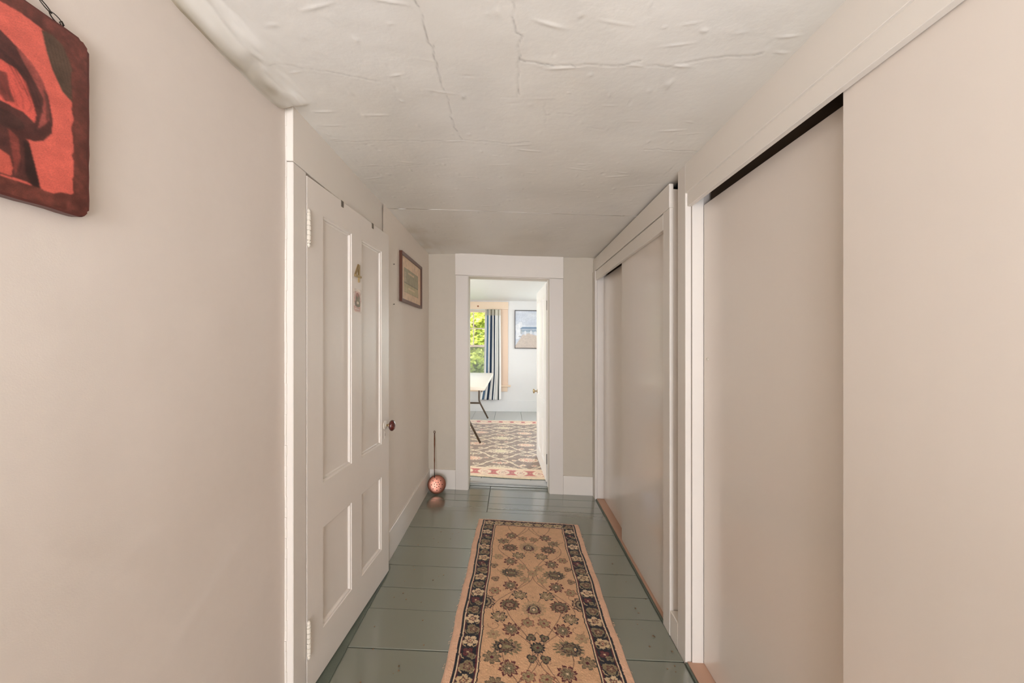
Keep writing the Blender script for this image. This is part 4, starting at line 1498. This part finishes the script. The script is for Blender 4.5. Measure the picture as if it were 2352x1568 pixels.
rs.img *= (0.75 + 0.5 * noise2(rs.ny, rs.nx, 50, 45, 2))[..., None]
redc = (198, 92, 78)
rag = [(0.6289 + random.uniform(-0.002, 0.002), 1.70 - k * 0.008) for k in range(20)]
rs.polyfill(q([(0.395, 1.786), (0.52, 1.790), (0.562, 1.796), (0.590, 1.793), (0.600, 1.75), (0.615, 1.715), (0.6289, 1.702)] + rag + [(0.6267, 1.5449), (0.6126, 1.5431), (0.6022, 1.5363), (0.5872, 1.5376), (0.395, 1.537)]), redc)
rs.polyfill(q([(0.5872, 1.7916), (0.6022, 1.7942), (0.6147, 1.7891), (0.6234, 1.7724), (0.6278, 1.7599), (0.6270, 1.7371), (0.6289, 1.7023), (0.6147, 1.7113), (0.6022, 1.7357), (0.5941, 1.7599)]), (82, 62, 48))
for k in range(6):
    rs.line(q([(0.592 + k * 0.005, 1.785), (0.601 + k * 0.005, 1.745), (0.618 + k * 0.002, 1.712)]), 0.0015, (58, 40, 32), 0.7)
dk = (74, 38, 34)
rs.polyfill(q([(0.40, 1.72), (0.45, 1.762), (0.5399, 1.7513), (0.5533, 1.7441), (0.5749, 1.7302), (0.5882, 1.713), (0.5961, 1.691), (0.6022, 1.6544), (0.6002, 1.6329), (0.5902, 1.6161), (0.5786, 1.6085), (0.5675, 1.6072),
               (0.5721, 1.6049), (0.5805, 1.5679), (0.5867, 1.5374), (0.5657, 1.5418), (0.5399, 1.5395), (0.40, 1.54)]), dk)
rs.polyfill(q([(0.5568, 1.7399), (0.5749, 1.7302), (0.5882, 1.713), (0.5961, 1.691), (0.5977, 1.6568), (0.5921, 1.6434), (0.5824, 1.6302), (0.5882, 1.6609), (0.5902, 1.6821), (0.5805, 1.7002), (0.5657, 1.7232)]), (136, 66, 58))
rs.polyfill(q([(0.5890, 1.700), (0.5961, 1.691), (0.5977, 1.6568), (0.5930, 1.650), (0.5935, 1.675)]), (92, 48, 42))
rs.polyfill(q([(0.46, 1.690), (0.5399, 1.708), (0.5568, 1.707), (0.5675, 1.6958), (0.5749, 1.6768), (0.5805, 1.6512), (0.5786, 1.6378), (0.5657, 1.6468), (0.5516, 1.6473), (0.46, 1.65)]), (196, 84, 72))
rs.polyfill(q([(0.535, 1.690), (0.547, 1.694), (0.550, 1.672), (0.556, 1.655), (0.545, 1.650), (0.530, 1.665)]), (104, 48, 42))
for k in range(7):
    rs.line(q([(0.50 + k * 0.011, 1.700 - k * 0.002), (0.515 + k * 0.010, 1.676 - k * 0.002), (0.528 + k * 0.0075, 1.652)]), 0.0016, (130, 56, 48), 0.7)
rs.polyfill(q([(0.47, 1.58), (0.5399, 1.5759), (0.5499, 1.5719), (0.5533, 1.555), (0.5516, 1.5425), (0.47, 1.5417)]), (176, 80, 66))
rs.polyfill(q([(0.5657, 1.6038), (0.573, 1.6006), (0.5796, 1.5723), (0.5867, 1.5374), (0.5749, 1.5385), (0.5675, 1.5569)]), (44, 24, 22))
rs.polyfill(q([(0.548, 1.612), (0.560, 1.604), (0.562, 1.575), (0.556, 1.545), (0.553, 1.575)]), (118, 54, 46))
rs.ell(0.545 - PY0, 1.625 - PZ0, 0.022, 0.012, (60, 34, 30))
for k in range(5):
    rs.line(q([(0.520 + k * 0.008, 1.735 - k * 0.004), (0.545 + k * 0.008, 1.715 - k * 0.004), (0.565 + k * 0.006, 1.680 - k * 0.005)]), 0.0016, (48, 26, 24), 0.7)
rs.blur(2)
rs.img *= (0.72 + 0.56 * noise2(rs.ny, rs.nx, 24, 20, 71) * (0.6 + 0.8 * noise2(rs.ny, rs.nx, 90, 80, 72)))[..., None] ** np.where(rs.img[..., :1] > 0.4, 0.35, 1.0)
rs.grain(0.08, 12, 0.14)
A, B = np.meshgrid(rs.a, rs.b)
mk = (np.hypot(np.clip(rc - 0.002 - np.minimum(A, (PY1 - PY0) - A), -1, None).clip(0), np.clip(rc - 0.002 - np.minimum(B, (PZ1 - PZ0) - B), -1, None).clip(0)) < rc - 0.004)
edge = np.minimum(np.minimum(A, PY1 - PY0 - A), np.minimum(B, PZ1 - PZ0 - B))
mk &= edge > 0.0028
grid_mesh('print', np.stack([np.full_like(A, PXF + 0.0004), PY0 + A, PZ0 + B], -1), rs.nx, rs.ny, 'print', pq, colors=rs.img, mask=mk)
# chain: links from the two top eyes up to one nail
nail_p = Vector((-0.752, 0.515, 1.888))


def link_shape(c, d_, roll, L=0.0105, Wd_=0.0042, r=0.0009):
    d_ = d_.normalized()
    s = d_.cross(Vector((1, 0, 0))).normalized()
    nrm = d_.cross(s).normalized()
    side = s * math.cos(roll) + nrm * math.sin(roll)
    pts = []
    for k in range(16):
        t = 2 * math.pi * k / 16
        pinch = 0.62 + 0.38 * abs(math.sin(t))
        pts.append(c + d_ * (L * math.cos(t)) + side * (Wd_ * math.sin(t) * pinch))
    return MB().tube([tuple(p) for p in pts], r, 6, closed=True)


for ey in (0.620, 0.410):
    e0 = Vector((-0.752, ey, 1.826))
    n = 7
    for k in range(n):
        c = e0.lerp(nail_p, (k + 0.5) / n)
        link_shape(c, nail_p - e0, 0.4 if k % 2 else 1.9, L=(nail_p - e0).length / n / 2 + 0.0016).build('chain_link', 'iron', pq, smooth=True)
    MB().tube([(-0.752, ey, 1.812), (-0.752, ey, 1.824), (-0.752, ey + 0.003, 1.829), (-0.752, ey, 1.833), (-0.752, ey - 0.003, 1.829), (-0.752, ey, 1.8245)], 0.0010, 6).build('eye', 'iron', pq, smooth=True)
tag(MB().lathe((-0.768, 0.515, 1.889), (1, 0, 0.1), [(0, 0.0015), (0.022, 0.0015), (0.022, 0.004), (0.024, 0.004), (0.024, 0)], 10).build('nail', 'iron'), 'nail above the plaque carrying its chain', 'nail')

# copper chestnut roaster / warming pan leaning in the corner
pc = Vector((-0.633, 3.170, 0.083))
axn = Vector((0.22, -0.955, 0.22)).normalized()
wp = empty('warming_pan', (-0.633, 3.19, 0.0))
tag(wp, 'small copper warming pan with pierced lid and long handle leaning in the corner', 'pan')
MB().lathe(pc, axn, [(-0.036, 0.0), (-0.036, 0.045), (-0.030, 0.062), (-0.012, 0.071), (-0.004, 0.074), (-0.001, 0.077), (0.002, 0.074)], 40).build('pan', 'copperdark', wp, smooth=True)
lid = MB().lathe(pc, axn, [(0.001, 0.073), (0.004, 0.0755), (0.007, 0.073), (0.011, 0.064), (0.015, 0.050), (0.0180, 0.032), (0.0192, 0.014), (0.0195, 0.0)], 40).build('pierced_lid', 'copper', wp, smooth=True)
sx = axn.cross(Vector((0, 0, 1))).normalized()
ux_ = sx.cross(axn).normalized()
hol = [(0.0, 0.0)] + [(0.021 * math.cos(t), 0.021 * math.sin(t)) for t in np.linspace(0.3, 6.58, 8)[:-1]] + [(0.045 * math.cos(t), 0.045 * math.sin(t)) for t in np.linspace(0, 2 * math.pi, 9)[:-1]]


def lid_h(r):
    return 0.027 * (1 - (r / 0.078) ** 2) - 0.0004 if r > 0.02 else 0.0264


for (a_, b_) in hol:
    r_ = math.hypot(a_, b_)
    hh = np.interp(r_, [0, 0.014, 0.032, 0.050, 0.064, 0.073], [0.0195, 0.0192, 0.0180, 0.015, 0.011, 0.007])
    cpt = pc + sx * a_ + ux_ * b_ + axn * (hh + 0.0006)
    nn = (axn + (sx * a_ + ux_ * b_) * 5).normalized() if r_ > 0 else axn
    MB().lathe(cpt, nn, [(-0.0004, 0.0042), (0.0009, 0.0042), (0.0009, 0.0)], 8).build('hole', 'black', lid)
hb_ = pc + Vector((-0.020, 0.0, 0.071))
ht = Vector((-0.672, 3.262, 0.500))
MB().tube([tuple(hb_ + Vector((0.002, -0.002, -0.012))), tuple(hb_), tuple(hb_.lerp(ht, 0.10))], [0.0045, 0.0045, 0.0035], 8).build('ferrule', 'iron', wp, smooth=True)
pts = [tuple(hb_.lerp(ht, t)) for t in np.linspace(0.08, 1, 14)]
rad = [0.0034, 0.0034, 0.0036, 0.0036, 0.0050, 0.0036, 0.0036, 0.0038, 0.0038, 0.0052, 0.0048, 0.0050, 0.0042, 0.0036]
hd = MB().tube(pts, rad, 10).build('handle', 'copperdark', wp, smooth=True)
rp_ = [(ht.x + 0.0075 * math.cos(t), ht.y, ht.z + 0.009 + 0.0095 * math.sin(t)) for t in np.linspace(0, 2 * math.pi, 17)[:-1]]
MB().tube(rp_, 0.0022, 8, closed=True).build('hanging_ring', 'copperdark', wp, smooth=True)

# a dry leaf and some crumbs of paint on the floor
lf = MB()
base = [(0, 0), (0.006, 0.004), (0.012, 0.003), (0.017, 0.0), (0.012, -0.005), (0.005, -0.004)]
vs = [(0.648 + a, 1.700 + b, 0.004 + 0.003 * math.sin(a * 300)) for a, b in base]
lf.poly(vs, [tuple(range(6))])
o = lf.build('dry_leaf', 'bark')
o.modifiers.new('thickness', 'SOLIDIFY').thickness = 0.0012
tag(o, 'tiny curled dry leaf on the green floor right of the runner', 'leaf')
cr = MB()
for k in range(46):
    s = random.uniform(0.0012, 0.0030)
    if k < 28:
        x_, y_ = random.uniform(-0.66, -0.36), random.uniform(1.3, 2.6)
    else:
        x_, y_ = random.uniform(0.60, 0.72), random.uniform(1.5, 2.6)
    cr.box(x_ - s, x_ + s * 1.5, y_ - s, y_ + s, 0.0, s * 0.8)
o = cr.build('paint_crumbs', 'bark')
tag(o, 'tiny crumbs of dirt scattered on the green floorboards', 'dirt', kind='stuff')

# ================================================================== OUTSIDE
gr = MB()
n = 14
for i in range(n):
    for j in range(n):
        x0_, y0_ = -16 + i * 32 / n, 7.6 + j * 30 / n
        x1_, y1_ = x0_ + 32 / n, y0_ + 30 / n
        def hz(x, y):
            return -0.55 + 0.012 * (y - 7.6) + 0.12 * math.sin(x * 0.9) * math.sin(y * 0.6)
        gr.poly([(x0_, y0_, hz(x0_, y0_)), (x1_, y0_, hz(x1_, y0_)), (x1_, y1_, hz(x1_, y1_)), (x0_, y1_, hz(x0_, y1_))], [(0, 1, 2, 3)])
bmesh.ops.remove_doubles(gr.bm, verts=gr.bm.verts[:], dist=0.001)
tag(gr.build('ground', 'grass', dowarp=False), 'lawn outside the bedroom window', kind='structure')


def tree(x, y, trunk_r, h, crown, nleaf, mat, label, seed):
    r = random.Random(seed)
    root = bpy.data.objects.new('leafy_tree', None)
    COL.objects.link(root)
    root.location = (x, y, -0.45)
    tag(root, label, 'tree', 'trees outside the bedroom window')
    t = MB()
    pts = [(x + 0.06 * math.sin(k * 1.3 + seed), y, -0.6 + (h * 0.8) * k / 8) for k in range(9)]
    t.tube(pts, [trunk_r * (1.25 - 0.1 * k) for k in range(9)], 10)
    t.build('trunk', 'bark', root, dowarp=False, smooth=True)
    br = MB()
    for k in range(7):
        a = r.uniform(0, 6.28)
        z0_ = h * (0.3 + 0.06 * k) - 0.6
        L = crown * r.uniform(0.6, 1.0)
        br.tube([(x, y, z0_), (x + L * 0.5 * math.cos(a), y + L * 0.5 * math.sin(a), z0_ + 0.35), (x + L * math.cos(a), y + L * math.sin(a), z0_ + 0.9)], [trunk_r * 0.4, trunk_r * 0.25, 0.015], 6)
    br.build('branches', 'bark', root, dowarp=False)
    n = nleaf
    rg = np.random.default_rng(seed)
    cl = rg.normal(0, 1, (40, 3))
    cl /= np.linalg.norm(cl, axis=1)[:, None]
    cl = cl * crown * rg.uniform(0.35, 1.0, (40, 1)) * np.array([1, 1, 1.15]) + np.array([x, y, h * 0.42 - 0.35])
    pick = rg.integers(0, 40, n)
    C = cl[pick] + rg.normal(0, crown * 0.17, (n, 3)) * np.array([1, 1, 0.55])
    s = rg.uniform(0.05, 0.095, n)[:, None]
    u = rg.normal(0, 1, (n, 3))
    u[:, 2] *= 0.4
    u /= np.linalg.norm(u, axis=1)[:, None]
    v = np.cross(u, rg.normal(0, 1, (n, 3)))
    v /= np.linalg.norm(v, axis=1)[:, None]
    V4 = np.stack([C - u * s, C + v * s * 0.55, C + u * s, C - v * s * 0.55], 1).reshape(-1, 3)
    me = bpy.data.meshes.new('foliage')
    me.vertices.add(len(V4))
    me.vertices.foreach_set('co', V4.astype(np.float32).ravel())
    me.loops.add(n * 4)
    me.loops.foreach_set('vertex_index', np.arange(n * 4, dtype=np.int32))
    me.polygons.add(n)
    me.polygons.foreach_set('loop_start', np.arange(0, n * 4, 4, dtype=np.int32))
    me.update(calc_edges=True)
    tag(link_mesh('foliage', me, mat, root, None), kind='stuff')


tree(-1.15, 11.5, 0.08, 4.6, 1.35, 9000, 'leaf', 'bright yellow-green tree nearest to the bedroom window', 1)
tree(-2.1, 15.6, 0.12, 5.2, 1.9, 12000, 'leaf', 'mid-sized yellow-green tree behind the nearest one outside the window', 2)
tree(-3.2, 21.0, 0.14, 6.6, 2.6, 14000, 'leaf2', 'tall dark green tree farthest behind the others outside the window', 4)
tree(2.4, 15.0, 0.12, 6.0, 2.0, 8000, 'leaf2', 'mid-green tree well to the right of the bright one outside', 3)
